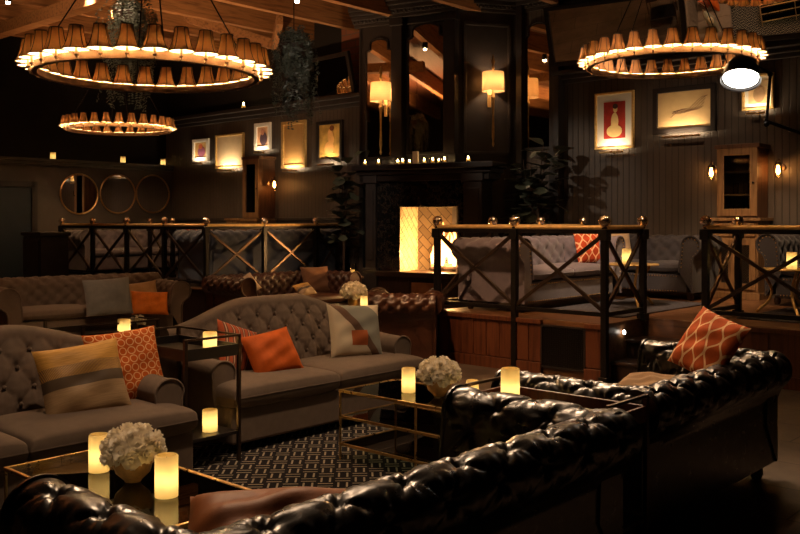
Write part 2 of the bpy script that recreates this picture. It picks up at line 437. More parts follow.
# ================================================================ THE SETTING
ZC = 5.0
PLAT = 0.54
def abbox(name, a0, a1, b0, b1, z0, z1, mat, bevel=0):
    """a box square to the room grid; its own origin sits at its low corner"""
    return MB().box(0, a1-a0, 0, b1-b0, 0, z1-z0).build(name, mat, smooth=False, bevel=bevel, loc=P(a0, b0, z0), rz=RU)
struct(abbox('floor', -17, 3.2, -3.6, 12.5, -0.1, 0, M['floor']))
struct(abbox('ceiling', -17, 3.2, -3.6, 12.5, ZC, ZC+.1, wood('ceiling boards', (0.04, 0.014, 0.007), (0.10, 0.034, 0.015), 0.7, axis=1)))
struct(abbox('wall_back', -17, 3.2, -3.7, -3.6, 0, ZC, M['dark_plaster']))
struct(abbox('wall_near', 3.2, 3.3, -3.7, 12.5, 0, ZC, M['dark_plaster']))
struct(abbox('wall_far_left', -17.1, -17, -3.7, 12.5, 0, ZC, M['dark_plaster']))
# ceiling joists along v and one carrying beam
for i in range(17):
    a = -16.4 + i*1.15
    struct(abbox('beam_%d' % (i+1), a, a+.12, -3.6, 11.2, ZC-.34, ZC, M['joist']))
struct(abbox('beam_18', -17, -9.9, 6.3, 6.5, ZC-.52, ZC-.34, M['joist']))
for k, (a0, b0, z0, a1, b1, z1) in enumerate(((-12.9, 8.7, ZC-.05, -11.9, 9.9, ZC-.5), (-11.9, 9.9, ZC-.5, -10.8, 9.1, ZC-.36), (-14.6, 8.0, ZC-.1, -13.4, 9.2, ZC-.45))):
    struct(MB().bar(P(a0, b0, z0), P(a1, b1, z1), .10, .16).build('beam_%d' % (19+k), M['joist'], smooth=False))

def wall_px(b, px): # where the sight line of column px meets the plane b=const -> a
    r = (px-400)/900.0
    return (r*VY*b - VX*b)/(UX - r*UY)
# left wall (pictures) with its ledge; brick above
AL, AM = -15.65, -16.25
struct(abbox('wall_left', AL-.2, -9.9, 10.35, 10.55, 0, 3.5, M['bead']))
struct(abbox('wall_upper', AM, -11.0, 10.62, 10.8, 3.5, ZC, M['dark_plaster']))
struct(abbox('wall_brick', -11.0, -9.6, 10.62, 10.8, 3.5, ZC, M['brick']))
w = MB()
for z0, z1, d in ((3.36, 3.42, .04), (3.42, 3.5, .09), (3.5, 3.56, .16)):
    w.box(0, AL*-1-9.95, -d, .28, z0, z1)
struct(w.build('trim_1', M['black_satin'], smooth=False, bevel=.008, loc=P(AL, 10.35), rz=RU))
w = MB().box(0, 5.6, -.03, 0, .54, .72); w.box(0, 5.6, -.035, 0, 1.5, 1.56)
struct(w.build('trim_2', M['black_satin'], smooth=False, bevel=.006, loc=P(AL, 10.35), rz=RU))
# round-mirror wall and its ledge; dark recess above
w = MB().box(0, .3, 0, 6.4, 0, 2.5)
struct(w.build('wall_mirrors', M['plaster'], smooth=False, loc=P(AL-.3, 3.95), rz=RU))
w = MB().box(-.3, .06, 0, 6.4, 2.5, 2.56).box(-.3, .1, 0, 6.4, 2.56, 2.62)
struct(w.build('trim_3', M['black_satin'], smooth=False, bevel=.006, loc=P(AL, 3.95), rz=RU))
struct(abbox('wall_recess', AM-.1, AM, -3.6, 10.8, 0, ZC, M['dark_plaster']))
# dim doorway at the far left, a slate blue door in a black frame
w = MB().box(0, .05, -.42, .42, 0, 2.1)
d = struct(w.build('door_1', mottled('slate blue door', (0.006, 0.012, 0.02), .2, 4, .5), smooth=False, loc=P(AL, 7.0), rz=RU))
w = MB().box(0, .08, -.52, -.42, 0, 2.2).box(0, .08, .42, .52, 0, 2.2).box(0, .08, -.52, .52, 2.1, 2.2)
w.build('door_frame', M['black_paint'], d, smooth=False)
MB().ball((.09, .33, 1.02), .03).build('door_handle', M['brass'], d)

# right wall
BR = 11.38
struct(abbox('wall_right', -7.94, 3.2, BR, BR+.2, 0, ZC, M['bead']))
w = MB()
for z0, z1, d in ((3.50, 3.56, .05), (3.56, 3.62, .10), (3.62, 3.68, .2)):
    w.box(0, 11, -d, 0, z0, z1)
struct(w.build('trim_4', M['black_satin'], smooth=False, bevel=.008, loc=P(-7.2, BR), rz=RU))
for k, px in enumerate((553, 520)):
    a = wall_px(BR, px)
    struct(abbox('trim_%d' % (5+k), a-.01, a+.1, BR-.1, BR, PLAT, ZC, M['black_paint'], .01))
a = wall_px(BR, 561)
struct(abbox('trim_7', a-.04, a+.06, BR-.16, BR, PLAT, ZC, M['black_paint'], .01))

# chimney wall : local x = s along the face, local y = into the wall
FX, FY = 0.88, -0.476
FR = math.atan2(FY, FX)
FO = Vector((-.63, 14.3, 0))
def Q(s, y, z): return FO + Vector((FX*s - FY*y, FY*s + FX*y, z))
struct(MB().box(0, 1.70, 0, .25, 2.3, ZC).build('wall_chimney', M['black_satin'], smooth=False, loc=FO, rz=FR))
struct(MB().box(-.02, .05, .0, .9, 0, ZC).build('wall_chimney_side', M['black_satin'], smooth=False, loc=FO, rz=FR))
FE = Q(1.68, 0, 0); WE = P(-7.94, BR)
fd = (WE-FE); fl = fd.length; fr = math.atan2(fd.y, fd.x)
struct(MB().box(0, fl, 0, .2, 0, ZC).build('wall_facet', M['black_satin'], smooth=False, loc=FE, rz=fr))
# mouldings on the facet: a raised rectangular panel
w = MB()
for x0, x1, z0, z1 in ((.1, .15, 2.5, 4.5), (fl-.15, fl-.1, 2.5, 4.5), (.1, fl-.1, 2.5, 2.55), (.1, fl-.1, 4.45, 4.5)): w.box(x0, x1, -.025, 0, z0, z1)
struct(w.build('trim_8', M['black_satin'], smooth=False, bevel=.008, loc=FE, rz=fr))
# columns beside the tall mirror
for k, (s0, s1) in enumerate(((.64, .82), (1.53, 1.71))):
    w = MB().box(s0, s1, -.14, 0, 2.3, 4.62).box(s0-.03, s1+.03, -.17, 0, 2.3, 2.5).box(s0-.03, s1+.03, -.17, 0, 4.5, 4.62)
    struct(w.build('trim_%d' % (9+k), M['black_paint'], smooth=False, bevel=.01, loc=FO, rz=FR))
struct(MB().box(.82, 1.53, -.05, 0, 4.52, 4.64).build('trim_11', M['black_paint'], smooth=False, bevel=.01, loc=FO, rz=FR))
# crown moulding, stepped, over face, facet and right wall
def crown(name, p0, p1, z, ext=0.0, mat='black_satin'):
    d = p1-p0; L = d.length; w = MB()
    for z0, z1, e in ((0, .05, .03), (.05, .10, .06), (.10, .16, .12), (.16, .22, .18), (.22, .34, .22)): w.box(-ext, L+ext, -e, .05, z0, z1)
    for k in range(int(L/.07)): w.box(k*.07, k*.07+.035, -.085, 0, .065, .10)
    struct(w.build(name, M[mat], smooth=False, bevel=.006, loc=(p0.x, p0.y, z), rz=math.atan2(d.y, d.x)))
crown('trim_12', Q(-.1, 0, 0), Q(.62, 0, 0), 4.56)
crown('trim_13', Q(.62, -.15, 0), Q(1.73, -.15, 0), 4.62)
crown('trim_14', FE, WE, 4.66)
crown('trim_15', WE, P(-6.6, BR), 4.66)

# platforms ---------------------------------------------------------
def fascia(mb, a0, a1, b, z0=0.0, z1=PLAT): pass
struct(abbox('floor_platform_left', AL, -10.5, 7.49, 10.35, 0, PLAT, M['dark_wood'], .01))
w = MB().box(0, 5.15, -.03, .12, 0, .025)
struct(w.build('trim_16', M['deck'], smooth=False, bevel=.004, loc=P(AL, 7.49, PLAT-.012), rz=RU))
A0 = -6.23
def platform(name, a0, a1, b0, b1):
    o = abbox(name, a0, a1, b0, b1, 0, PLAT, M['deck'], .006); struct(o); return o
platform('floor_platform_right', A0, -4.22, 7.47, BR)
platform('floor_platform_back', -4.22, -3.72, 8.25, BR)
platform('floor_platform_side', -3.72, 3.2, 8.28, BR)
# stained panelling along the platform fronts, with base boards
def panelling(name, a0, a1, b, n):
    L = a1-a0; w = MB(); k = L/n
    for i in range(n): w.box(i*k+.006, (i+1)*k-.006, -.025, 0, .12, PLAT-.05)
    w.box(0, L, -.015, 0, .0, PLAT-.04); w.box(0, L, -.04, 0, 0, .11); w.box(0, L, -.045, 0, PLAT-.05, PLAT-.005)
    return struct(w.build(name, M['fascia'], smooth=False, bevel=.004, loc=P(a0, b), rz=RU))
panelling('trim_17', A0, -5.24, 7.47, 6)
panelling('trim_18', -5.2, -4.9, 7.47, 2)
panelling('trim_19', -4.42, -4.22, 7.47, 1)
panelling('trim_20', -3.3, 3.2, 8.28, 22)
# air grille in the platform front
g = thing('floor_grille', 'black perforated grille set in the red wood platform front', 'grille', P(-4.66, 7.47, .28), RU)
MB().box(-.24, .24, -.012, -.002, -.2, .2).build('backing', M['black_paint'], g, smooth=False)
w = MB()
for i in range(24): w.bar((-.23+i*.02, -.018, -.2), (-.23+i*.02, -.018, .2), .004)
for i in range(21): w.bar((-.24, -.018, -.2+i*.02), (.24, -.018, -.2+i*.02), .004)
w.build('mesh_screen', M['iron'], g, smooth=False)
w = MB().ring([(-.25, -.21), (.25, -.21), (.25, .21), (-.25, .21)], -.03, 0, .02)
w.build('frame', M['black_paint'], g, smooth=False)
# steps into the right platform
w = MB().box(0, .92, 0, .3, 0, .18).box(0, .92, .3, .75, 0, .36)
w.box(-.0, .92, -.02, .3, .16, .19).box(0, .92, .28, .6, .34, .37)
struct(w.build('floor_steps', M['dark_wood'], smooth=False, bevel=.006, loc=P(-4.2, 7.55), rz=RU))
st = MB().lathe([(.02, 0), (.02, .012), (.0, .014)], 12)
o = st.build('step_light', emitter('step light lens', (1, .9, .75), 12))
o.matrix_world = Matrix.Translation(P(-4.195, 7.78, .44)) @ Matrix.Rotation(RU, 4, 'Z') @ Matrix.Rotation(DEG(90), 4, 'Y')
tag(o, 'tiny round white light low on the side of the platform steps', 'step light')

# rugs ----------------------------------------------------------------
def rug(name, a0, a1, b0, b1, z, mat, label):
    o = MB().box(-(a1-a0)/2, (a1-a0)/2, -(b1-b0)/2, (b1-b0)/2, 0, .012).build(name, mat, smooth=False, bevel=.003, loc=P((a0+a1)/2, (b0+b1)/2, z), rz=RU)
    return tag(o, label, 'rug')
rug('rug', -5.0, -2.45, .6, 6.2, .001, M['rug'], 'black rug with cream interlocking dashes under the glass coffee tables')
rug('rug', -5.4, -4.35, 8.05, 10.1, PLAT+.001, M['mat_grey'], 'grey rug on the right platform under the round gold table')
rug('rug', -3.5, -1.5, 8.75, 10.15, PLAT+.001, M['mat_grey'], 'grey rug at the right edge under the gold table with a candle')

# ================================================================ FIREPLACE
fp = thing('fireplace', 'tall dark fireplace with black marble surround and wooden pilasters', 'fireplace', Vector(FO), FR)
y0 = -.3
w = MB().box(.30, .48, y0-.05, .05, .72, 2.2).box(.27, .51, y0-.08, .05, .0, .72).box(.27, .51, y0-.08, .05, 2.08, 2.2).box(.27, .51, y0-.09, .05, .72, .78)
w.box(.34, .44, y0-.065, y0-.04, .9, 1.98); pl = w
pl.build('pilaster', M['black_satin'], fp, smooth=False, bevel=.008)
w = MB().box(1.95, 2.24, y0-.05, .05, .72, 2.2).box(1.92, 2.27, y0-.08, .05, 0, .72).box(1.92, 2.27, y0-.08, .05, 2.08, 2.2).box(1.92, 2.27, y0-.09, .05, .72, .78)
w.box(2.0, 2.19, y0-.065, y0-.04, .9, 1.98)
w.build('pilaster', M['black_satin'], fp, smooth=False, bevel=.008)
w = MB().box(.48, .875, y0, .1, .74, 2.1).box(1.84, 1.95, y0, .1, .74, 2.1).box(.875, 1.84, y0, .1, 1.71, 2.1)
w.build('surround', M['marble'], fp, smooth=False, bevel=.004)
w = MB().box(.20, 2.36, y0-.06, .1, 2.1, 2.2).box(.17, 2.40, y0-.10, .1, 2.2, 2.27).box(.12, 2.46, y0-.17, .1, 2.27, 2.35)
w.build('mantel_shelf', M['black_paint'], fp, smooth=False, bevel=.008)
w = MB().box(.51, 1.92, y0-.12, .1, .66, .735).box(.51, 1.92, y0-.04, .1, .0, .66)
w.box(.56, 1.05, y0-.05, y0, .12, .6).box(1.65, 1.88, y0-.05, y0, .12, .6)
w.build('hearth', M['dark_wood'], fp, smooth=False, bevel=.006)
MB().box(1.1, 1.6, y0-.055, y0-.03, .25, .58).build('ash_door', mottled('copper plate', (.35, .16, .07), .3, 6, .4, .8), fp, smooth=False, bevel=.005)
# firebox: left side, right side, back, top, bottom
MB().box(.80, .875, y0+.005, .36, .735, 1.8).build('fire_brick_side', M['firebrick'], fp, smooth=False)
MB().box(1.84, 1.915, y0+.005, .36, .735, 1.8).build('fire_brick_side', M['firebrick'], fp, smooth=False)
MB().box(.80, 1.92, .30, .40, .735, 1.8).build('fire_brick_back', M['firebrick_back'], fp, smooth=False)
MB().box(.80, 1.92, .1, .36, 1.71, 1.8).build('firebox_top', M['firebrick_back'], fp, smooth=False)
MB().box(.80, 1.92, .1, .36, .70, .737).build('firebox_floor', M['firebrick_back'], fp, smooth=False)
# logs and flames
log_m = mottled('charred log', (0.06, 0.03, 0.018), .6, 12, .9)
for i, (s0, ya, z0, s1, yb, z1, r, lb) in enumerate(((1.22, .12, .79, 1.80, .02, .80, .05, 'front charred log lying in the fireplace'), (1.25, .0, .80, 1.78, .2, .83, .05, 'rear charred log lying across the fireplace'), (1.3, .05, .86, 1.7, .16, .93, .045, 'top charred log crossing the two logs in the fireplace'))):
    a_, b_ = Q(s0, ya, z0), Q(s1, yb, z1); mid = (a_+b_)/2
    w = MB().tube([a_-mid, (a_*.6+b_*.4)-mid+Vector((0, 0, .012)), b_-mid], [r, r*1.1, r*.9], 9)
    tag(w.build('firewood_log', log_m, loc=mid), lb, 'log', 'logs in the fire')
fl_m = bpy.data.materials.new('flame'); fl_m.use_nodes = True; t = fl_m.node_tree
t.nodes.remove(t.nodes['Principled BSDF'])
_tc = t.nodes.new('ShaderNodeTexCoord'); _sp = t.nodes.new('ShaderNodeSeparateXYZ'); t.links.new(_tc.outputs['Generated'], _sp.inputs[0])
_rp = t.nodes.new('ShaderNodeValToRGB'); e_ = _rp.color_ramp.elements
e_[0].position = 0; e_[0].color = (1, .62, .2, 1); e_[1].position = 1; e_[1].color = (1, .3, .05, 1)
t.links.new(_sp.outputs[2], _rp.inputs[0])
_em = t.nodes.new('ShaderNodeEmission'); t.links.new(_rp.outputs[0], _em.inputs[0]); _em.inputs[1].default_value = 9
_tr = t.nodes.new('ShaderNodeBsdfTransparent'); _mx = t.nodes.new('ShaderNodeMixShader')
_lw = t.nodes.new('ShaderNodeLayerWeight'); _lw.inputs[0].default_value = .35
t.links.new(_lw.outputs['Facing'], _mx.inputs[0]); t.links.new(_em.outputs[0], _mx.inputs[1]); t.links.new(_tr.outputs[0], _mx.inputs[2])
t.links.new(_mx.outputs[0], t.nodes['Material Output'].inputs[0])
FL = Mat.__new__(Mat); FL.m = fl_m; FL.t = t
fire = thing('log_fire', 'bright yellow log fire burning in the brick firebox', 'fire', Q(1.44, .06, .74), FR)
rnd = random.Random(3)
for i, (s, y, h, r) in enumerate(((-.14, .0, .42, .05), (-.02, -.02, .66, .06), (.1, .03, .52, .055), (.2, -.04, .60, .05), (.27, .04, .38, .05), (.03, .09, .5, .06), (-.22, .08, .26, .045))):
    w = MB(); n = 9
    path = [(s+math.sin(k*.9+i)*.03*(k/n), y+math.cos(k*1.1+i*2)*.02*(k/n), .08+h*k/n) for k in range(n+1)]
    rr = [max(.003, r*(math.sin(PI*min(1, (k/n)*.8+.2))**.9)*(1-.2*k/n)) for k in range(n+1)]
    w.tube(path, rr, 10).build('flame', FL, fire)

# candles along the mantel
tg = MB(); tg.capl = False
tg.lathe([(.032, 0), (.034, .012), (.036, .07), (.033, .07), (.031, .014), (.0001, .012)], 14)
tea0 = None
def tealight(loc, label, group, sc=1.0):
    global tea0
    if tea0 is None:
        tea0 = thing('tealight_candle', label, 'candle', loc, 0, group)
        tg.build('glass_cup', M['jar_glass'], tea0)
        MB().lathe([(.028, .013), (.028, .034), (.0001, .034)], 12).build('wax', M['wax'], tea0)
        MB().lathe([(.0005, .034), (.008, .044), (.006, .056), (.0004, .07)], 8).build('flame', M['tea_flame'], tea0)
        r = tea0
    else: r = dup(tea0, loc, label=label, group=group)
    r.scale = (sc, sc, sc)
    return r
pos = [(.30, -.36, 'tealight in glass at the far left end of the mantel, among the fig leaves', 1.2),
       (.55, -.38, 'tealight in glass on the mantel under the left aged mirror', 1.3),
       (.87, -.36, 'tealight in glass on the mantel, first of a cluster left of the card', 1.2),
       (.97, -.39, 'brightest of the mantel tealights, in the middle of the cluster left of the card', 1.3),
       (1.04, -.30, 'small tealight at the back of the cluster left of the card on the mantel', 1.1),
       (1.32, -.36, 'tealight in glass on the mantel, first one right of the card', 1.2),
       (1.47, -.38, 'tealight in glass on the mantel, second one right of the card', 1.3),
       (1.53, -.30, 'small tealight behind the second tealight right of the card', 1.1),
       (1.66, -.38, 'tealight in glass in front of the right black column above the fireplace', 1.3),
       (2.05, -.40, 'single tealight at the right end of the mantel below the drum sconce', 1.3)]
for s, y, lb, sc in pos: tealight(Q(s, y, 2.35), lb, 'tealights along the mantel', sc)
o = MB().box(-.045, .045, -.02, .02, 0, .19).build('paper_box', M['concrete'], smooth=False, bevel=.004, loc=Q(1.16, -.33, 2.35), rz=FR)
tag(o, 'small pale upright box standing between the mantel candles', 'box')

# aged mirrors over the mantel: arched outline
def arch(x0, x1, z0, z1, step=.12):
    w = x1-x0; cx = (x0+x1)/2; r = w/2-step*.7
    pts = [(x0, z0), (x1, z0), (x1, z1-step-r*.45)]
    pts += [(x1-step*.35, z1-step-r*.38), (x1-step*.7, z1-step-r*.32)]
    for k in range(0, 13):
        t = PI*k/12; pts.append((cx+r*math.cos(t), z1-r*.45 + r*.45*math.sin(t)))
    pts += [(x0+step*.7, z1-step-r*.32), (x0+step*.35, z1-step-r*.38), (x0, z1-step-r*.45)]
    return pts
def arch_mirror(label, loc, rz, x0, x1, z0, z1, y=-.015):
    t = thing('arched_mirror', label, 'mirror', loc, rz)
    MB().prism(arch(x0, x1, z0, z1), y, y+.012).build('mirror_glass', M['old_mirror'], t, smooth=False)
    MB().ring(arch(x0-.03, x1+.03, z0-.03, z1+.03), y-.025, y+.014, .035).build('frame', M['black_paint'], t, smooth=False)
    return t
arch_mirror('narrow arched aged mirror left of the black column over the fireplace', FO, FR, .12, .58, 2.5, 4.34)
arch_mirror('tall arched aged mirror in the centre above the mantel', FO, FR, .87, 1.48, 2.55, 4.5)
a0, a1 = wall_px(BR, 525), wall_px(BR, 552)
arch_mirror('arched aged mirror on the wall behind the right fiddle leaf plant', P(0, BR), RU, a0, a1, 2.6, 4.45)

# ================================================================ PICTURES
spots = []
def picture(name, label, b, px0, px1, z0, z1, frame_m, art, fw=.05, glow=None, mount=0.0, tw=3.0):
    a0, a1 = wall_px(b, px0), wall_px(b, px1); W = a1-a0; H = z1-z0
    t = thing(name, label, 'picture', P((a0+a1)/2, b, z0), RU)
    w = MB().ring([(-W/2, 0), (W/2, 0), (W/2, H), (-W/2, H)], -.05, -.002, fw); w.build('frame', frame_m, t, smooth=False, bevel=.006)
    x0, x1, y0_, y1_ = -W/2+fw*.9, W/2-fw*.9, fw*.9, H-fw*.9
    if mount:
        MB().box(x0, x1, -.02, -.004, y0_, y1_).build('mount', M['white_mat'], t, smooth=False)
        x0 += mount; x1 -= mount; y0_ += mount*1.1; y1_ -= mount
    art(t, x0, x1, y0_, y1_)
    if glow:
        pl = MB().bar((-W*.3, -.12, -.05), (W*.3, -.12, -.05), .03, .025); pl.bar((0, -.12, -.05), (0, -.0, -.06), .015)
        pl.build('picture_light', M['brass'], t, smooth=False, bevel=.004)
        spots.append((P((a0+a1)/2, b), W, z0, glow))
    return t
def flat(m, t, x0, x1, z0, z1, nm='canvas', y=-.022): return MB().box(x0, x1, y, y+.012, z0, z1).build(nm, m, t, smooth=False)
def blob(t, m, pts, y=-.028, nm='painted_shape'):
    return MB().prism(pts, y, y+.004).build(nm, m, t, smooth=False)
def oval(cx, cz, rx, rz, n=18, tilt=0): 
    return [(cx+rx*math.cos(2*PI*k/n)*math.cos(tilt)-rz*math.sin(2*PI*k/n)*math.sin(tilt), cz+rx*math.cos(2*PI*k/n)*math.sin(tilt)+rz*math.sin(2*PI*k/n)*math.cos(tilt)) for k in range(n)]
paint = lambda n, c, v=.3: mottled(n, c, v, 7, .7)
def art_red(t, x0, x1, z0, z1):
    W, H = x1-x0, z1-z0; cx = (x0+x1)/2
    flat(paint('deep red paint', (.38, .03, .02)), t, x0, x1, z0, z1)
    pale = paint('pale yellow paint', (.78, .55, .24), .15)
    blob(t, pale, oval(cx, z0+H*.2, W*.36, H*.17)); blob(t, pale, oval(cx+W*.02, z0+H*.46, W*.17, H*.24), -.029)
    blob(t, pale, oval(cx+W*.05, z0+H*.8, W*.1, H*.1), -.030); blob(t, paint('dark paint', (.05, .02, .015)), oval(cx+W*.05, z0+H*.87, W*.12, H*.07), -.031)
def art_drawing(t, x0, x1, z0, z1):
    W, H = x1-x0, z1-z0
    flat(paint('tan drawing paper', (.52, .36, .17), .08), t, x0, x1, z0, z1)
    w = MB(); r = random.Random(5)
    for k in range(5):
        pts = [(x0+W*(.25+.1*i+.02*k), -.0235, z0+H*(.3+.055*i+.10*math.sin(i*.9+k*.8)+.03*k)) for i in range(7)]
        w.tube(pts, .003, 4)
    w.build('sketch_lines', paint('sepia ink', (.14, .07, .035)), t)
def art_plain(c):
    def f(t, x0, x1, z0, z1): flat(paint('plain panel', c, .07), t, x0, x1, z0, z1)
    return f
def art_patch(bg, c1, c2):
    def f(t, x0, x1, z0, z1):
        W, H = x1-x0, z1-z0; cx = (x0+x1)/2
        flat(paint('picture ground', bg), t, x0, x1, z0, z1)
        blob(t, paint('picture shape', c1), oval(cx+W*.05, z0+H*.38, W*.3, H*.34)); blob(t, paint('picture accent', c2), oval(cx-W*.02, z0+H*.72, W*.16, H*.16), -.029)
    return f
def art_figure(t, x0, x1, z0, z1):
    W, H = x1-x0, z1-z0; cx = (x0+x1)/2
    flat(mottled('ochre and green brushwork', (.5, .3, .07), .6, 5, .6), t, x0, x1, z0, z1)
    sk = paint('warm flesh paint', (.72, .38, .12), .2)
    blob(t, sk, oval(cx+W*.05, z0+H*.62, W*.14, H*.24, tilt=.2)); blob(t, sk, oval(cx-W*.02, z0+H*.3, W*.22, H*.2), -.029)
    blob(t, paint('auburn paint', (.2, .06, .02)), oval(cx+W*.1, z0+H*.88, W*.1, H*.08), -.030)
GD = M['gold_paint']; BK = M['black_paint']
LW = 10.35
def zpx(b, px, py):
    a = wall_px(b, px); D = a*UY + b*VY; return 1.5 + (221-py)*D/900
def pic(label, b, x0, y0, x1, y1, *k, **kw):
    mx = (x0+x1)/2; return picture('framed_picture', label, b, x0, x1, zpx(b, mx, y1), zpx(b, mx, y0), *k, **kw)
pic('small square print in white frame, leftmost on the left picture wall', LW, 194, 139, 210, 161, M['white_mat'], art_patch((.5, .33, .12), (.2, .06, .12), (.5, .12, .04)), .07, 6)
pic('large blank pale panel in thin gold frame with bright lower glow', LW, 217, 134, 245, 168, GD, art_plain((.62, .48, .3)), .035, 16)
pic('small portrait print in white mount, between the pale panel and the gold panel', LW, 256, 123, 272, 150, M['white_mat'], art_patch((.6, .35, .2), (.07, .04, .06), (.45, .2, .12)), .07, 5)
pic('tall narrow tan panel in gold frame on the left picture wall', LW, 283, 121, 307, 168, GD, art_plain((.42, .24, .08)), .06, 12)
pic('yellow figure painting in dark frame, nearest the fireplace', LW, 318, 121, 344, 162, BK, art_figure, .06, 10)
pic('red painting of a pale seated figure in white mount and gold frame', BR, 596, 92, 635, 149, GD, art_red, .03, 7, .11)
pic('wide tan line drawing in dark frame on the right wall', BR, 654, 86, 717, 133, BK, art_drawing, .07, 14)
pic('small sketch in pale frame partly hidden behind the black spotlight', BR, 743, 74, 775, 110, GD, art_patch((.6, .42, .22), (.35, .22, .12), (.3, .18, .1)), .03, 5, .05)

# three round mirrors
for k, (px, lb) in enumerate(((79, 'round brass framed mirror, leftmost of the row of three'), (117.6, 'round brass framed mirror in the middle of the row of three'), (152.6, 'round brass framed mirror nearest the dark corner of the row of three'))):
    r = (px-400)/900
    bb = (r*UY*AL - UX*AL)/(VX - r*VY); D = AL*UY + bb*VY; z = 1.5 + (221-194)*D/900
    t = thing('round_mirror', lb, 'mirror', P(AL, bb, z), RU, 'round mirrors')
    T90 = Matrix.Rotation(DEG(90), 3, 'Y')
    MB().lathe([(.0001, .012), (.36, .012), (.36, .002), (.0001, .002)], 40, M=T90).build('mirror_glass', M['mirror'], t, angle=20)
    rg = [(.0, .37*math.cos(2*PI*i/40), .37*math.sin(2*PI*i/40)) for i in range(40)]
    MB().tube([(.012, q[1], q[2]) for q in rg], .016, 8, closed=True).build('frame', M['brass'], t)
# square candles on the mirror-wall ledge
for k, (px, lb) in enumerate(((53, 'small glowing candle on the dark ledge, farthest left'), (123, 'small glowing candle on the ledge above the round mirrors'), (163, 'small glowing candle on the ledge at the dark corner'))):
    r = (px-400)/900; a_ = AL-.05
    bb = (r*UY*a_ - UX*a_)/(VX - r*VY)
    t = thing('ledge_candle', lb, 'candle', P(a_, bb, 2.62), 0, 'candles on the ledge')
    MB().lathe([(.05, 0), (.05, .13), (.042, .13), (.04, .1), (.0001, .1)], 14).build('wax', M['wax'], t)
    MB().ball((0, 0, .05), .022).build('led', M['candle_core'], t)

# tilted framed mirror leaning on the left ledge
def tilt_mirror(label, b, a0, a1, z0, H, tilt, yaw=0, parts=1, frame=.07, out=0.0):
    W = a1-a0
    t = thing('tilted_mirror', label, 'mirror', P((a0+a1)/2, b-out, z0))
    t.rotation_euler = Euler((tilt, 0, RU+yaw), 'XYZ')
    gap = .1
    for k in range(parts):
        x0 = -W/2 + k*W/parts + (gap/2 if k else 0); x1 = -W/2 + (k+1)*W/parts - (gap/2 if k < parts-1 else 0)
        MB().box(x0, x1, -.012, 0, .02, H-.02).build('mirror_glass', M['mirror'], t, smooth=False)
    w = MB().ring([(-W/2-frame*.5, -frame*.5), (W/2+frame*.5, -frame*.5), (W/2+frame*.5, H+frame*.5), (-W/2-frame*.5, H+frame*.5)], -.045, .02, frame)
    for k in range(1, parts): w.box(-W/2+k*W/parts-gap/2, -W/2+k*W/parts+gap/2, -.045, .02, 0, H)
    w.build('frame', M['black_paint'], t, smooth=False, bevel=.006)
    return t
tilt_mirror('black framed mirror leaning forward on the ledge below the brick', 10.5, wall_px(10.5, 305), wall_px(10.5, 361), 3.58, .66, DEG(14), DEG(-4), 1, .07, .08)
tilt_mirror('long tilted mirror strip above the right wall reflecting the sofas', BR, wall_px(BR, 569), wall_px(BR, 690), 3.73, .78, DEG(21), DEG(11), 1, .06, .26)
tilt_mirror('second tilted mirror strip at the top right corner of the wall', BR, wall_px(BR, 690)+.13, wall_px(BR, 690)+2.0, 3.73, .78, DEG(21), DEG(11), 1, .06, .26)
# little lantern candle on the left ledge
tealight(P(wall_px(10.4, 248), 10.3, 3.56), 'tealight on the high ledge above the picture wall', 'ledge tealights', 1.8)

# ================================================================ RAILINGS
ball_mb = lambda c: MB().ball(c, .056, 18, 12).lathe([(.03, -.075), (.03, -.06), (.014, -.05), (.014, -.03)], 12, c)
def railing(label, runs, extra_posts=(), full=(), braces=True):
    """runs: list of ((a,b) list) polylines on the room grid"""
    o = runs[0][0]; t = thing('platform_railing', label, 'railing', P(o[0], o[1], 0), RU)
    L = lambda q, z: Vector((q[0]-o[0], q[1]-o[1], z))
    seen = []
    def post(q):
        if any(abs(q[0]-s[0])+abs(q[1]-s[1]) < .02 for s in seen): return
        seen.append(q); zb = 0.0 if q in full else PLAT
        p_ = MB().box(q[0]-o[0]-.03, q[0]-o[0]+.03, q[1]-o[1]-.03, q[1]-o[1]+.03, zb, 1.42).box(q[0]-o[0]-.045, q[0]-o[0]+.045, q[1]-o[1]-.045, q[1]-o[1]+.045, 1.32, 1.42)
        p_.box(q[0]-o[0]-.045, q[0]-o[0]+.045, q[1]-o[1]-.045, q[1]-o[1]+.045, PLAT-.02 if zb else 0.0, PLAT+.05 if zb else .05)
        p_ = p_.build('post', M['iron'], t, smooth=False, bevel=.004)
        ball_mb(L(q, 1.5)).build('ball_finial', M['ball'], p_)
    for run in runs:
        for q in run: post(q)
        for q0, q1 in zip(run, run[1:]):
            MB().tube([L(q0, 1.437), L(q1, 1.437)], .024, 12).build('handrail', M['rail_brass'], t)
            MB().bar(L(q0, 1.40), L(q1, 1.40), .04, .04).build('upper_rail', M['iron'], t, smooth=False, bevel=.003)
            MB().bar(L(q0, .63), L(q1, .63), .04, .04).build('lower_rail', M['iron'], t, smooth=False, bevel=.003)
            MB().bar(L(q0, .65), L(q1, 1.38), .028, .035).build('cross_brace', M['bronze'], t, smooth=False, bevel=.003)
            MB().bar(L(q0, 1.38), L(q1, .65), .028, .035).build('cross_brace', M['bronze'], t, smooth=False, bevel=.003)
    for q in extra_posts: post(q)
    return t
f0 = 7.45
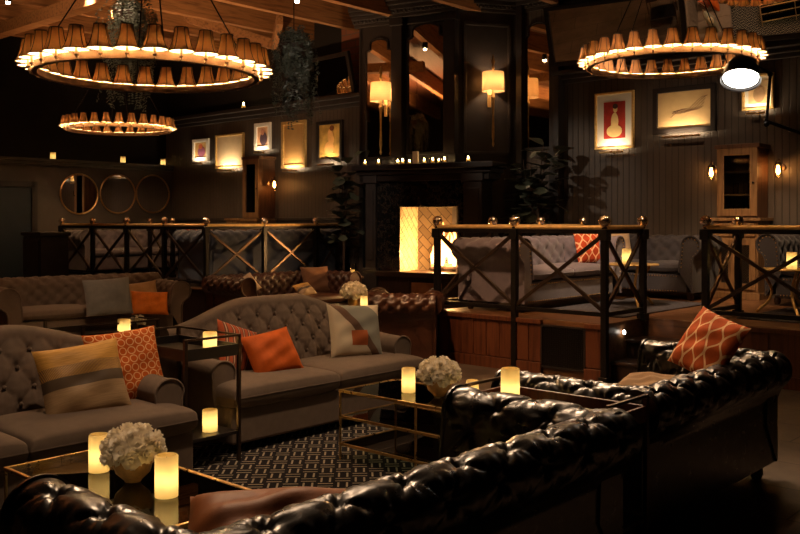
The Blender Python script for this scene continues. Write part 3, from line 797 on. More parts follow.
# posts of the right platform: A, B, C, their returns
ra = [(A0, f0), (-5.22, f0), (-4.21, f0)]
railing('black cross-braced railing with ball finials round the front of the right platform',
        [ra, [(A0, f0), (A0, f0+1.0), (A0, f0+2.0), (A0, f0+3.0)], [(-4.21, f0), (-4.21, 8.2)]], full=ra)
rd = [(-3.64, 8.36), (-2.45, 8.36), (-1.3, 8.36), (-.2, 8.36)]
railing('black cross-braced railing with ball finials right of the platform steps', [rd, [(-3.64, 8.36), (-3.64, 9.15)]])
KA, KB = -10.52, 7.52
rk = [(KA-1.04*i, KB) for i in range(5)]
railing('long cross-braced railing round the corner of the left platform', [rk, [(KA, KB), (KA, KB+1.04), (KA, KB+2.08), (KA, KB+2.75)]], full=[(KA, KB)])
q1 = (-14.35, 8.9)
railing('short railing section with two ball finials further back on the left platform', [[(-13.9, 8.75), (-13.2, 8.75)]])
# ================================================================ SOFAS
def puff(x, y, e=.42): return (abs(math.sin(PI*(x+y)))*abs(math.sin(PI*(x-y))))**e
def tuft(l, s, pa, pb, amp, tex):
    """pleated diamond upholstery: pillows between creases, a deep button with folds running out of it"""
    x, y = l/pa, s/pb
    h = amp*(puff(x, y, tex)-.8)
    i, j = round(x), round(y); c = [(i, j)]
    i2, j2 = math.floor(x)+.5, math.floor(y)+.5
    dx, dy = (x-i)*pa, (y-j)*pb; ex, ey = (x-i2)*pa, (y-j2)*pb
    if dx*dx+dy*dy > ex*ex+ey*ey: dx, dy = ex, ey
    rho = math.hypot(dx, dy); th = math.atan2(dy, dx)
    h += -amp*.7*math.exp(-(rho/.024)**2) + amp*.34*math.cos(7*th+x*3)*math.exp(-rho/.06)*min(1, rho/.02)
    return h
def roll_profile(H, r=.12, wall=.16, z0=.34, zb=.10, n=44, lean=.03):
    """chesterfield section: (outward d, z) from the seat up the inside, over the roll, down the outside"""
    c = (lean+r*.95, H-r); pts = [(0, z0), (lean*.3, z0+(c[1]-z0)*.45)]
    for k in range(0, 17):
        t = DEG(190) - DEG(230)*k/16; pts.append((c[0]+r*math.cos(t), c[1]+r*math.sin(t)))
    pts += [(wall+.02, c[1]-r*1.05), (wall, c[1]-r*1.5), (wall, zb+.1), (wall, zb)]
    # resample evenly
    P_ = [Vector((a, b, 0)) for a, b in pts]; ds = [0]
    for a, b in zip(P_, P_[1:]): ds.append(ds[-1]+(b-a).length)
    out = []; L = ds[-1]; roll_end = ds[18]
    for i in range(n):
        s = L*i/(n-1); k = 0
        while k < len(ds)-2 and ds[k+1] < s: k += 1
        f = (s-ds[k])/max(1e-6, ds[k+1]-ds[k]); out.append((P_[k].lerp(P_[k+1], f), s))
    res = []
    for i, (q, s) in enumerate(out):
        a = out[max(0, i-1)][0]; b = out[min(n-1, i+1)][0]; tg = (b-a).normalized()
        res.append((q.x, q.y, -tg.y, tg.x, s))
    return res, roll_end
def chesterfield(name, label, W, D, H, mat, legm, loc, rz, step=.03, cushions=2, amp=.028, pitch=.15, seat=.46, nails=None, r=.12, smooth_seat=True, tuft_seat=False, wall=.16, np_=44, group=None, armH=None, tex=.36):
    t = thing(name, label, 'sofa', loc, rz, group)
    prof, rend = roll_profile(H, r, wall, n=np_); wd = wall
    aprof, arend = roll_profile(armH or H, r, wall, n=np_)
    def sweep(L, f, pr, rend):
        nu = max(6, int(L/step)); npf = len(pr)
        def fn(u, v):
            j = min(npf-1, int(round(v*(npf-1)))); d, z, nx, nz, s = pr[j]
            l = (u-.5)*L; w = 1.0
            if s > rend-.03: w = max(0, 1-(s-rend+.03)/.06)
            h = tuft(l, s, pitch, pitch*.95, amp, tex)*w
            edge = min(u, 1-u)*L
            if edge < .05: h *= edge/.05
            return f(l, d+nx*h, z+nz*h)
        mb = MB().grid(fn, nu, npf)
        for sgn in (-1, 1):               # close both ends
            cap = [f(sgn*L/2, q[0], q[1]) for q in pr]
            mb.add(cap, [tuple(range(npf)) if sgn > 0 else tuple(range(npf))[::-1]])
        return mb
    roll_o = 0.28
    # back
    y_in = D/2-wd-.06
    sweep(W-.04, lambda l, d, z: (l, y_in+d, z), prof, rend).build('back', mat, t, angle=60)
    # arms
    La = D-.06; yc = -.0
    for sg in (-1, 1):
        x_in = W/2-wd-.06
        a = sweep(La, (lambda l, d, z: (x_in+d, l-.02, z)) if sg > 0 else (lambda l, d, z: (-x_in-d, l-.02, z)), aprof, arend)
        # scroll face
        ao = a.build('arm', mat, t, angle=60)
        sc = MB(); y = -La/2-.02
        pts = [(q[0], q[1]) for q in aprof]
        k = len(pts); cx = sum(p_[0] for p_ in pts)/k; cz = sum(p_[1] for p_ in pts)/k
        edge = [(sg*(x_in+p_[0]), y-.006, p_[1]) for p_ in pts]
        sc.tube(edge, .011, 6); ao2 = sc.build('arm_piping', mat, ao)
        if nails:
            nb = MB(); acc = 0
            for a_, b_ in zip(pts, pts[1:]):
                acc += math.hypot(b_[0]-a_[0], b_[1]-a_[1])
                if acc > .032:
                    acc = 0; nb.ball((sg*(x_in+cx+(b_[0]-cx)*.82), y-.004, cz+(b_[1]-cz)*.9), .0085, 6, 4)
            nb.build('nailhead_trim', nails, ao)['kind'] = 'stuff'
    xi = W/2-wd-.05
    base = MB().box(-xi-.06, xi+.06, -D/2+.05, D/2-.1, .09, .32); base.build('base', mat, t, smooth=False, bevel=.02)
    if nails:
        nb = MB()
        for k in range(int(2*xi/.035)):
            nb.ball((-xi+k*.035, -D/2+.047, .11), .0085, 6, 4); nb.ball((-xi+k*.035, -D/2+.047, .29), .0085, 6, 4)
        nb.build('nailhead_trim', nails, t)['kind'] = 'stuff'
    cw = 2*xi/cushions; cd = y_in-(-D/2+.02)
    for k in range(cushions):
        o = cushion(cw-.008, cd, .16, mat, 'seat_cushion', t, pt=tuft_seat)
        o.location = (-xi+cw*(k+.5), (-D/2+.02+y_in)/2, seat-.07)
    for sx in (-1, 1):
        for sy in (-1, 1):
            MB().lathe([(.026, 0), (.04, .03), (.038, .06), (.028, .075), (.035, .1)], 12).build('leg', legm, t, loc=(sx*(W/2-.14), sy*(D/2-.14), 0))
    return t
def cushion(w, d, h, mat, name, parent, n=18, e=5.0, crown=.25, pt=False):
    def sgnp(v): return max(-1, min(1, v))
    def top(sg):
        def fn(u, v):
            x, y = u*2-1, v*2-1
            x = math.sin(x*PI/2); y = math.sin(y*PI/2)
            ed = ((1-abs(x)**e)*(1-abs(y)**e))
            z = h/2*(max(0, ed)**.16)*(1-crown + crown*(1-x*x)*(1-y*y)+.0)
            if pt: z += .012*(puff(x*w/2/.16, y*d/2/.16)-.7)*max(0, ed)
            return (x*w/2, y*d/2, sg*z)
        return fn
    mb = MB().grid(top(1), n if not pt else 50, n if not pt else 50).grid(top(-1), n, n, flip=True)
    pp = [(-.97, -.97), (.97, -.97), (.97, .97), (-.97, .97)]
    path = []
    for i in range(4):
        a, b = pp[i], pp[(i+1) % 4]
        for k in range(6): path.append(((a[0]+(b[0]-a[0])*k/6)*w/2*1.02, (a[1]+(b[1]-a[1])*k/6)*d/2*1.02, 0))
    mb.tube(path, .007, 6, closed=True)
    return mb.build(name, mat, parent, angle=60)

def camelback(name, label, W, D, mat, loc, rz, hump=.17, base_h=.74):
    t = thing(name, label, 'sofa', loc, rz)
    def top(x): 
        q = min(1, 1.3*max(0, 1-abs(x)/(W/2*.98))); return base_h + hump*(q*q*(3-2*q))
    aw = .17; Lb = W-.06
    nseg = 200; ns = 100
    px_, pz_ = .17, .10
    def back(u, v):
        x = (u-.5)*Lb; h = top(x); z0 = .36
        # section: up the leaning front, over a round top, down the outside
        fr = h-.06-z0; bk = h-.06-.12; arc = PI*.06
        L = fr+arc+bk; s = v*L
        if s < fr:
            f = s/fr; y = D/2-.30+.12*f*f*.6+.05*f; z = z0+s
            ny, nz = -1.0, .1
            bx, bz = x/px_, (h-.13-z)/(pz_*2)
            dd = tuft(bx*px_, bz*.2, px_, .2, 1.0, .32)
            near = max(0, 1-((s)/.1)) ; ed = min(1, (fr-s)/.05+.35)
            am = .021*dd*ed*(1 if abs(x) < Lb/2-.1 else .3)
            y += ny*am
        elif s < fr+arc:
            g = (s-fr)/.06; yc = D/2-.30+.12*.6+.05+.06; y = yc-.06*math.cos(g); z = h-.06+.06*math.sin(g)
        else:
            g = (s-fr-arc)/bk; yc = D/2-.30+.12*.6+.05+.06; y = yc+.06+(.05*g); z = h-.06-(s-fr-arc)
        return (x, y, z)
    mb = MB().grid(back, nseg, ns)
    for e in (0, 1):
        cap = [back(e, k/30) for k in range(31)]; mb.add(cap, [tuple(range(31)) if e else tuple(range(31))[::-1]])
    # covered buttons at the tuft points
    nb = MB()
    for i in range(-7, 8):
        for j in range(0, 4):
            for off in (0, .5):
                x = (i+off)*px_; bz = j+off; h = top(x); z = h-.13-bz*pz_*2
                if abs(x) > Lb/2-.12 or z < .47: continue
                f = (z-.36)/(h-.42); y = D/2-.30+.072*f*f+.05*f+.012
                nb.ball((x, y-.006, z), .014, 8, 5, sc=(1, .6, 1))
    mb.add(nb.v, nb.f); mb.build('back', mat, t, angle=60)
    # arms, rounded, sloping to the front
    for sg in (-1, 1):
        def arm(u, v):
            y = -D/2+.2 + u*(D-.32); h = .585+.07*u*u
            fl = 1.0; s = v; n_ = PI*v
            hw = aw/2
            if v < .3: q = v/.3; xx = -hw+.02; z = .1+(h-hw-.1)*q
            elif v < .7: g = PI*(v-.3)/.4; xx = -hw*math.cos(g)*1.08+.02*(1-(v-.3)/.4)+.03*((v-.3)/.4); z = h-hw+hw*math.sin(g)
            else: q = (v-.7)/.3; xx = hw+.03-.03*q; z = h-hw-(h-hw-.1)*q
            return (sg*(W/2-aw/2-.02+xx), y, z)
        am = MB().grid(arm, 24, 40, flip=(sg < 0))
        for e in (0, 1):
            cap = [arm(e, k/39) for k in range(40)]; am.add(cap, [tuple(range(40))[::-1] if (e == 0) == (sg > 0) else tuple(range(40))])
        am.tube([arm(0, k/39) for k in range(40)], .008, 6)
        am.build('arm', mat, t, angle=60)
    MB().box(-W/2+.025, W/2-.025, -D/2+.03, D/2-.06, .07, .31).build('base', mat, t, smooth=False, bevel=.02)
    xi = W/2-.015; yb = D/2-.27
    for k in (-1, 1):      # T-shaped seat cushions
        o = cushion(xi-.01, yb+D/2, .20, mat, 'seat_cushion', t, n=22, e=7, crown=.22)
        o.location = (k*xi/2, (yb-D/2)/2, .37)
    for sx in (-1, 1):
        for sy in (-1, 1):
            MB().lathe([(.016, 0), (.028, .08)], 10).build('leg', M['dark_wood'], t, loc=(sx*(W/2-.14), sy*(D/2-.14), 0))
    return t

# near gray pair
camelback('camelback_sofa', 'taupe button-tufted camelback sofa at the left edge with two pillows', 2.0, .92, M['taupe'], Vector((-2.146, 4.70, 0)), F_U, .15, .76)
camelback('camelback_sofa', 'taupe button-tufted camelback sofa in the middle with orange and patchwork pillows', 1.9, .92, M['taupe'], Vector((-.758, 6.68, 0)), F_U, .17, .76)
# black leather pair
chesterfield('chesterfield_sofa', 'black tufted leather sofa in the near foreground, its back to the viewer', 2.13, .85, .75, M['black_leather'], M['dark_wood'], P(-2.125, 2.215), F_MU, .010, 2, .026, .26, np_=110, r=.11, tex=.22)
chesterfield('chesterfield_sofa', 'black tufted leather sofa at the right holding the rust trellis pillow', 1.72, .86, .74, M['black_leather'], M['dark_wood'], P(-2.28, 4.55), F_MU, .010, 2, .026, .21, np_=110, r=.11, tex=.22)
chesterfield('chesterfield_sofa', 'brown tufted rolled arm sofa at the far left, a grey pillow on its seat', 2.25, .95, .80, M['taupe_dark'], M['dark_wood'], Vector((-3.95, 11.35, 0)), facing(.62, -.78), .025, 2, .03, .17, np_=56, r=.13, armH=.72)
chesterfield('chesterfield_sofa', 'brown leather tufted sofa along the left platform near the fireplace', 2.1, .92, .76, M['brown_leather'], M['dark_wood'], P(-9.75, 8.28), F_U, .02, 2, .034, .15, np_=56)
chesterfield('chesterfield_chair', 'brown leather chair with its back to the viewer facing the fire', .80, .80, .76, M['brown_leather'], M['dark_wood'], Vector((.03, 9.55, 0)), facing(.12, 1), .02, 1, .03, .14, np_=56)['category'] = 'chair'
def on(a, b): return P(a, b, PLAT+.002)
BN = M['brass']
chesterfield('velvet_sofa', 'grey velvet sofa along the left rail of the right platform', 2.15, .90, .78, M['velvet'], M['dark_wood'], P(-5.75, 8.75, PLAT), F_U, .022, 2, .022, .2, nails=BN, np_=50)
chesterfield('velvet_sofa', 'dark velvet sofa with nailheads against the right wall beside the hutch', 1.5, .80, .78, M['velvet_dark'], M['dark_wood'], P(-5.33, 10.66, PLAT), F_MV, .022, 2, .024, .18, nails=BN, np_=50)
chesterfield('velvet_sofa', 'dark velvet sofa with nailhead arm at the right edge of the platform', 1.7, .88, .80, M['velvet_dark'], M['dark_wood'], P(-3.0, 10.75, PLAT+.014), F_MV, .022, 2, .024, .18, nails=BN, np_=50)
chesterfield('velvet_sofa', 'slate blue velvet sofa with its back to the rail on the left platform', 2.5, .92, .83, M['velvet_blue'], M['dark_wood'], P(-11.07, 8.93, PLAT), F_MU, .025, 2, .024, .2, np_=50)
chesterfield('velvet_sofa', 'grey tufted sofa under the three round mirrors on the left platform', 2.2, .90, .80, M['velvet'], M['dark_wood'], P(-15.05, 8.95, PLAT), F_U, .03, 3, .024, .2, np_=50)

# ================================================================ CUSHIONS
def pillow(label, mat, w, h, pos, face, lean=18, roll=0, th=.15, name='throw_pillow', wrk=1.0, yaw=0, group=None):
    n = 26; rnd = random.Random(label)
    ph = [rnd.random()*6 for _ in range(4)]
    def side(sg):
        def fn(u, v):
            x, y = u*2-1, v*2-1
            ex = 1-.055*(1-abs(y)**2.5)*1.0; ey = 1-.055*(1-abs(x)**2.5)
            ed = max(0, (1-abs(x)**2.6))*max(0, (1-abs(y)**2.6))
            wr = .008*math.sin(5*x+3*y+ph[0])*ed + .006*math.sin(9*y-4*x+ph[1])*ed
            return (x*w/2*ex, y*h/2*ey, sg*(th/2*ed**.5) + wr*wrk)
        return fn
    mb = MB().grid(side(1), n, n, uv=True).grid(side(-1), n, n, flip=True, uv=True)
    if isinstance(mat, tuple): pass
    o = mb.build(name, mat, None, angle=80)
    fx, fy = face; rz = facing(fx, fy) + yaw
    Rm = Matrix.Rotation(rz, 4, 'Z') @ Matrix.Rotation(DEG(90-lean), 4, 'X') @ Matrix.Rotation(DEG(roll), 4, 'Z')
    o.matrix_world = Matrix.Translation(Vector(pos)) @ Rm
    return tag(o, label, 'pillow', group)
U_, MU_, V_, MV_ = (UX, UY), (-UX, -UY), (VX, VY), (-VX, -VY)
def p3(px, py, Y): return Vector(((px-400)*Y/900, Y, 1.5-(py-221)*Y/900))
pillow('gold and tan silk pillow with woven bands, on the left taupe sofa', M['p_gold'], .47, .42, p3(83, 380, 5.0), (.55, -.83), 24, 6, .17)
pillow('orange pillow with linked circles, leaning behind the gold pillow', M['p_circles'], .45, .44, p3(126, 366, 5.33), (.62, -.78), 20, 4, .15)
pillow('plain burnt orange pillow on the middle taupe sofa', M['p_rust'], .40, .33, p3(272, 353, 6.30), (.62, -.78), 30, 8, .15)
pillow('rust striped pillow tucked behind the plain orange pillow', M['p_stripes'], .38, .38, p3(239, 350, 6.32), (.85, -.52), 26, -22, .13)
pillow('patchwork pillow in cream, grey, brown and orange on the middle sofa', M['p_block'], .45, .43, p3(355, 331, 6.98), (.5, -.86), 20, -4, .16)
pillow('grey pillow on the far left brown sofa', M['p_grey'], .56, .47, p3(108, 297, 10.9), (.5, -.86), 18, 3, .16)
pillow('small tan pillow behind the orange pillow on the brown sofa', M['p_tan'], .42, .32, p3(142, 294, 11.55), (.5, -.86), 20, 6, .13)
pillow('bright orange lumbar pillow at the right end of the brown sofa', M['p_orange'], .46, .31, p3(150, 303, 11.25), (.5, -.86), 24, -4, .13)
pillow('rust trellis pillow leaning on the far arm of the right leather sofa', M['p_trellis'], .37, .37, p3(708, 345, 4.94), (-.85, -.53), 30, -16, .13)
pillow('beige pillow lying flat on the seat of the right leather sofa', M['p_tan'], .32, .30, P(-2.52, 4.95, .535), (-.7, -.7), 80, 10, .08)
pillow('copper satin pillow at the bottom edge on the near leather sofa', M['p_copper'], .56, .42, Vector((-.385, 2.73, .53)), (.03, -1), 66, 2, .2, wrk=1.7)
pillow('red trellis pillow on the grey velvet sofa of the right platform', M['p_trellis_small'], .43, .43, P(-5.62, 9.58, 1.20), (.45, -.89), 16, 0, .14)
pillow('beige pillow at the left end of the dark velvet sofa', M['p_beige'], .42, .38, P(-5.80, 10.56, 1.19), (.2, -.98), 18, 0, .14)
pillow('red patterned pillow peeking over the blue sofa on the left platform', M['p_trellis_small'], .46, .42, P(-11.35, 7.98, 1.25), (.5, -.86), 12, 0, .13)
pillow('small beige pillow on the near end of the brown leather sofa', M['p_beige'], .30, .28, P(-9.85, 7.72, .62), (.4, -.9), 28, 30, .12)
pillow('brown suede pillow in the middle of the brown leather sofa', M['p_brown'], .48, .42, P(-9.85, 9.0, .63), (.6, -.8), 22, 0, .15)
pillow('yellow pillow barely showing at the far end of the brown leather sofa seat', M['p_gold'], .28, .24, P(-9.55, 8.5, .53), (.6, -.8), 50, 12, .12)

# ================================================================ TABLES
def coffee_table(label, a0, a1, b0, b1, H=.45, shelves=(.29, .12)):
    W, D = a1-a0, b1-b0
    t = thing('glass_coffee_table', label, 'table', P((a0+a1)/2, (b0+b1)/2), RU)
    xs = (-W/2, 0, W/2)
    for x in xs:
        for y in (-D/2, D/2):
            MB().box(x-.006, x+.006, y-.006, y+.006, 0, H).build('leg', M['brass'], t, smooth=False, bevel=.002)
    for z, nm in ((H, 'top_frame'),)+tuple((s, 'shelf_frame') for s in shelves):
        w = MB()
        for y in (-D/2, D/2): w.box(-W/2-.008, W/2+.008, y-.008, y+.008, z-.016, z)
        for x in (-W/2, W/2): w.box(x-.008, x+.008, -D/2, D/2, z-.016, z)
        f = w.build(nm, M['brass'], t, smooth=False, bevel=.002)
        MB().box(-W/2+.011, W/2-.011, -D/2+.011, D/2-.011, z-.012, z-.004).build('glass_panel', M['glass'], f, smooth=False)
    return t
coffee_table('brass and glass coffee table in front of the left taupe sofa', -3.83, -2.66, 1.71, 2.21)
coffee_table('brass and glass three tier coffee table in front of the middle taupe sofa', -4.05, -2.80, 3.90, 4.41)
def tray_table(label, a0, a1, b0, b1, zt=.69, rim=.11, zs=.2, rim_f=.45, rail=True, tm='dark_wood'):
    W, D = a1-a0, b1-b0
    t = thing('tray_table', label, 'table', P((a0+a1)/2, (b0+b1)/2), RU)
    for x in (-W/2, W/2):
        for y in (-D/2, D/2):
            MB().box(x-.011, x+.011, y-.011, y+.011, 0, zt+rim).build('leg', M['bronze'], t, smooth=False, bevel=.002)
    MB().box(-W/2, W/2, -D/2, D/2, zt-.02, zt).build('tray', M['black_paint'], t, smooth=False, bevel=.003)
    w = MB()
    for y in (-D/2, D/2): w.box(-W/2, W/2, y-.008, y+.008, zt-.02, zt+rim*rim_f)
    for x in (-W/2, W/2): w.box(x-.008, x+.008, -D/2, D/2, zt-.02, zt+rim*rim_f)
    w.build('tray_rim', M[tm], t, smooth=False, bevel=.003)
    for x in (-W/2, W/2): MB().box(x-.009, x+.009, -D/2, D/2, zt+rim-.014, zt+rim).build('handle', M['bronze'], t, smooth=False, bevel=.003)
    if rail: MB().box(-W/2, W/2, D/2-.007, D/2+.007, zt+rim-.012, zt+rim).build('back_rail', M['bronze'], t, smooth=False, bevel=.003)
    if zs: MB().box(-W/2, W/2, -D/2, D/2, zs-.02, zs).build('shelf', M['black_paint'], t, smooth=False, bevel=.003)
    return t
tray_table('dark tray table with two candles between the two taupe sofas', -5.15, -4.5, 3.07, 3.46, .69, .11, .2, tm='black_paint')
tray_table('dark tray table behind the left taupe sofa', -6.4, -5.85, 3.15, 3.75, .66, .11, .2)
tray_table('dark wood tray table between the two black leather sofas', -2.60, -1.86, 3.33, 3.65, .64, .10, .2, .5, rail=False, tm='fascia')
def round_table(label, loc, r=.3, H=.47):
    t = thing('round_side_table', label, 'table', loc)
    MB().lathe([(.0001, H-.02), (r-.01, H-.02), (r, H-.01), (r-.01, H), (.0001, H)], 36).build('table_top', M['gold_paint'], t, angle=30)
    for k in range(3):
        a = 2*PI*k/3+.5; d = Vector((math.cos(a), math.sin(a), 0)); pth = []
        for i in range(11):
            f = i/10; rr = r*(.92-.42*math.sin(PI*f)**1.2 + .12*max(0, f-.75)*4); pth.append(d*rr + Vector((0, 0, (H-.02)*(1-f))))
        MB().tube(pth, .015, 8).build('leg', M['gold_paint'], t)
    return t
round_table('round gold side table with curved legs in front of the dark velvet sofa', P(-4.87, 9.22, PLAT+.013), .3, .47)
round_table('round gold side table with curved legs at the right edge', P(-3.28, 9.5, PLAT+.013), .28, .46)
def small_table(label, loc, H, r, mat):
    t = thing('pedestal_table', label, 'table', loc)
    MB().lathe([(.0001, H-.025), (r, H-.025), (r, H), (.0001, H)], 28).build('table_top', mat, t, angle=30)
    MB().lathe([(r*.6, 0), (r*.6, .015), (.03, .04), (.02, H*.5), (.03, H-.025)], 20).build('pedestal', mat, t)
small_table('small dark pedestal table with flowers beside the leather chair', Vector((-.40, 8.62, 0)), .68, .2, M['dark_wood'])
small_table('dark pedestal table with a lantern at the end of the brown leather sofa', P(-9.72, 9.62), .66, .17, M['dark_wood'])
o = MB().box(-.3, .3, -.24, .24, 0, 1.26).box(-.33, .33, -.27, .27, 1.26, 1.32).box(-.27, .27, -.26, -.24, .1, 1.2)
tag(o.build('console_cabinet', M['black_paint'], None, smooth=False, bevel=.01, loc=P(-14.2, 7.0), rz=RU), 'plain black cabinet at the far left in front of the platform', 'cabinet')

# ================================================================ CANDLES AND FLOWERS
def candle(label, loc, h=.155, r=.042, name='pillar_candle', group=None):
    t = thing(name, label, 'candle', loc, 0, group)
    MB().lathe([(r, 0), (r, h-.004), (r-.004, h), (r-.008, h), (r-.012, h-.02), (.0001, h-.022)], 24).build('wax', M['wax'], t, angle=50)
    MB().ball((0, 0, h*.42), r*.5, 10, 7, sc=(1, 1, 1.3)).build('led', M['candle_core'], t)
    MB().tube([(0, 0, h-.022), (.001, 0, h-.008)], .0022, 6).build('wick', M['iron'], t)
    return t
def at(px, py, z): 
    Y = 900*(1.5-z)/(py-221); return Vector(((px-400)*Y/900, Y, z))
candle('pillar candle left of the flower bowl on the near glass table', at(99, 471, .451), .155)
candle('pillar candle right of the flower bowl on the near glass table', at(166.5, 496, .451), .157, .044)
candle('pillar candle left of the flower bowl on the three tier glass table', at(408.5, 392, .451), .148)
candle('short pillar candle right of the flowers on the three tier table', P(-3.19, 4.13, .451), .13, .036)
candle('large pillar candle on the wooden tray between the leather sofas', Vector((.533, 4.40*.985, .592)), .20, .047) if False else candle('large pillar candle on the wooden tray between the leather sofas', P(-2.45, 3.46, .642), .17, .044)
candle('pillar candle on top of the dark tray table between the taupe sofas', at(210, 350, .692), .115, .043)
candle('pillar candle on the lower shelf of the dark tray table', at(210, 431, .202), .135, .046)
candle('pillar candle on the tray table behind the left taupe sofa', at(124, 337, .662), .13, .045)
candle('pillar candle on the round gold table in front of the dark velvet sofa', P(-4.87, 9.1, PLAT+.484), .17, .05)
candle('pillar candle on the gold table at the right edge', P(-3.2, 9.42, PLAT+.474), .17, .05)
candle('thin pale candle beside the flowers near the leather chair', Vector((-.34, 8.5, .681)), .11, .034)
# lantern: glass sleeve with a candle
t = thing('candle_lantern', 'glass lantern with a lit candle near the left of the fireplace', 'lantern', P(-9.72, 9.62, .661))
MB().lathe([(.05, 0), (.055, .01), (.055, .2), (.052, .2), (.052, .015), (.0001, .012)], 18).build('glass_sleeve', M['jar_glass'], t)
MB().lathe([(.032, .016), (.032, .1), (.0001, .1)], 14).build('candle', M['wax'], t)
MB().ball((0, 0, .06), .015).build('led', M['candle_core'], t)

rose = None
def rose_mesh(seed):
    r_ = random.Random(seed); mb = MB()
    for ring, (n, rad, tilt, z) in enumerate(((3, .010, 12, .016), (5, .018, 28, .010), (6, .027, 50, .004), (7, .034, 72, -.004))):
        for k in range(n):
            a = 2*PI*k/n + ring*.6 + r_.uniform(-.2, .2); tl = DEG(tilt+r_.uniform(-8, 8)); w = .017+.004*ring
            R_ = Matrix.Rotation(a, 3, 'Z') @ Matrix.Rotation(tl, 3, 'Y')
            vs = []
            for i in range(4):
                for j in range(4):
                    u, v = i/3*2-1, j/3
                    x = .006 - .010*(u*u)*(1) + .006*v*v; y = u*w*(.5+.75*v-.35*v*v); zz = v*(.024+.004*ring)+.004*math.sin(u*4+k)*v
                    vs.append(R_ @ Vector((x+.004*ring, y, zz)) + Vector((0, 0, z-.006)))
            fs = [(i*4+j, i*4+j+1, (i+1)*4+j+1, (i+1)*4+j) for i in range(3) for j in range(3)]
            mb.add(vs, fs)
    mb.ball((0, 0, .012), .013, 8, 5)
    return mb
roses = []
def bouquet(label, loc, R=.135, bowl_r=.085, bowl_h=.09, n=26, tall=False):
    t = thing('flower_bowl', label, 'flowers', loc)
    if tall: pr = [(.045, 0), (.055, .01), (.06, bowl_h), (.056, bowl_h), (.05, .015), (.0001, .012)]
    else: pr = [(bowl_r*.4, 0), (bowl_r*.45, .008), (bowl_r*.85, bowl_h*.4), (bowl_r, bowl_h*.85), (bowl_r, bowl_h), (bowl_r-.006, bowl_h), (bowl_r*.8, bowl_h*.4), (.0001, .012)]
    MB().lathe(pr, 28).build('bowl', M['bowl_gold'], t)
    c = Vector((0, 0, bowl_h+R*.25)); g = PI*(3-5**.5)
    for i in range(n):
        zz = 1-1.35*(i+.5)/n; rr = math.sqrt(max(0, 1-zz*zz)); d = Vector((rr*math.cos(i*g), rr*math.sin(i*g), zz))
        if len(roses) < 4:
            o = rose_mesh(len(roses)).build('rose', M['petal'], t, angle=80); roses.append(o.data)
        else:
            o = bpy.data.objects.new('rose', roses[i % 4]); C.objects.link(o); o.parent = t
        o.location = c + Vector((d.x*R*.82, d.y*R*.82, d.z*R*.62))
        o.rotation_euler = d.to_track_quat('Z', 'Y').to_euler(); s_ = R/.135*1.15; o.scale = (s_, s_, s_)
    MB().ball(c, R*.66, 12, 8, sc=(1, 1, .75)).build('flower_foam', M['fern'], t)
    return t
bouquet('round gold bowl of cream roses on the near glass coffee table', at(133, 481, .451), .122, .08, .095)
bouquet('gold bowl of cream roses on the three tier glass coffee table', at(439, 396, .451), .125, .08, .1, 24)
bouquet('cream hydrangea bunch in a gold cup beside the leather chair', Vector((-.445, 8.66, .681)), .125, .06, .1, 24, True)
bouquet('small cream posy in a low cup behind the left taupe sofa', at(138, 330, .662), .06, .045, .05, 14)

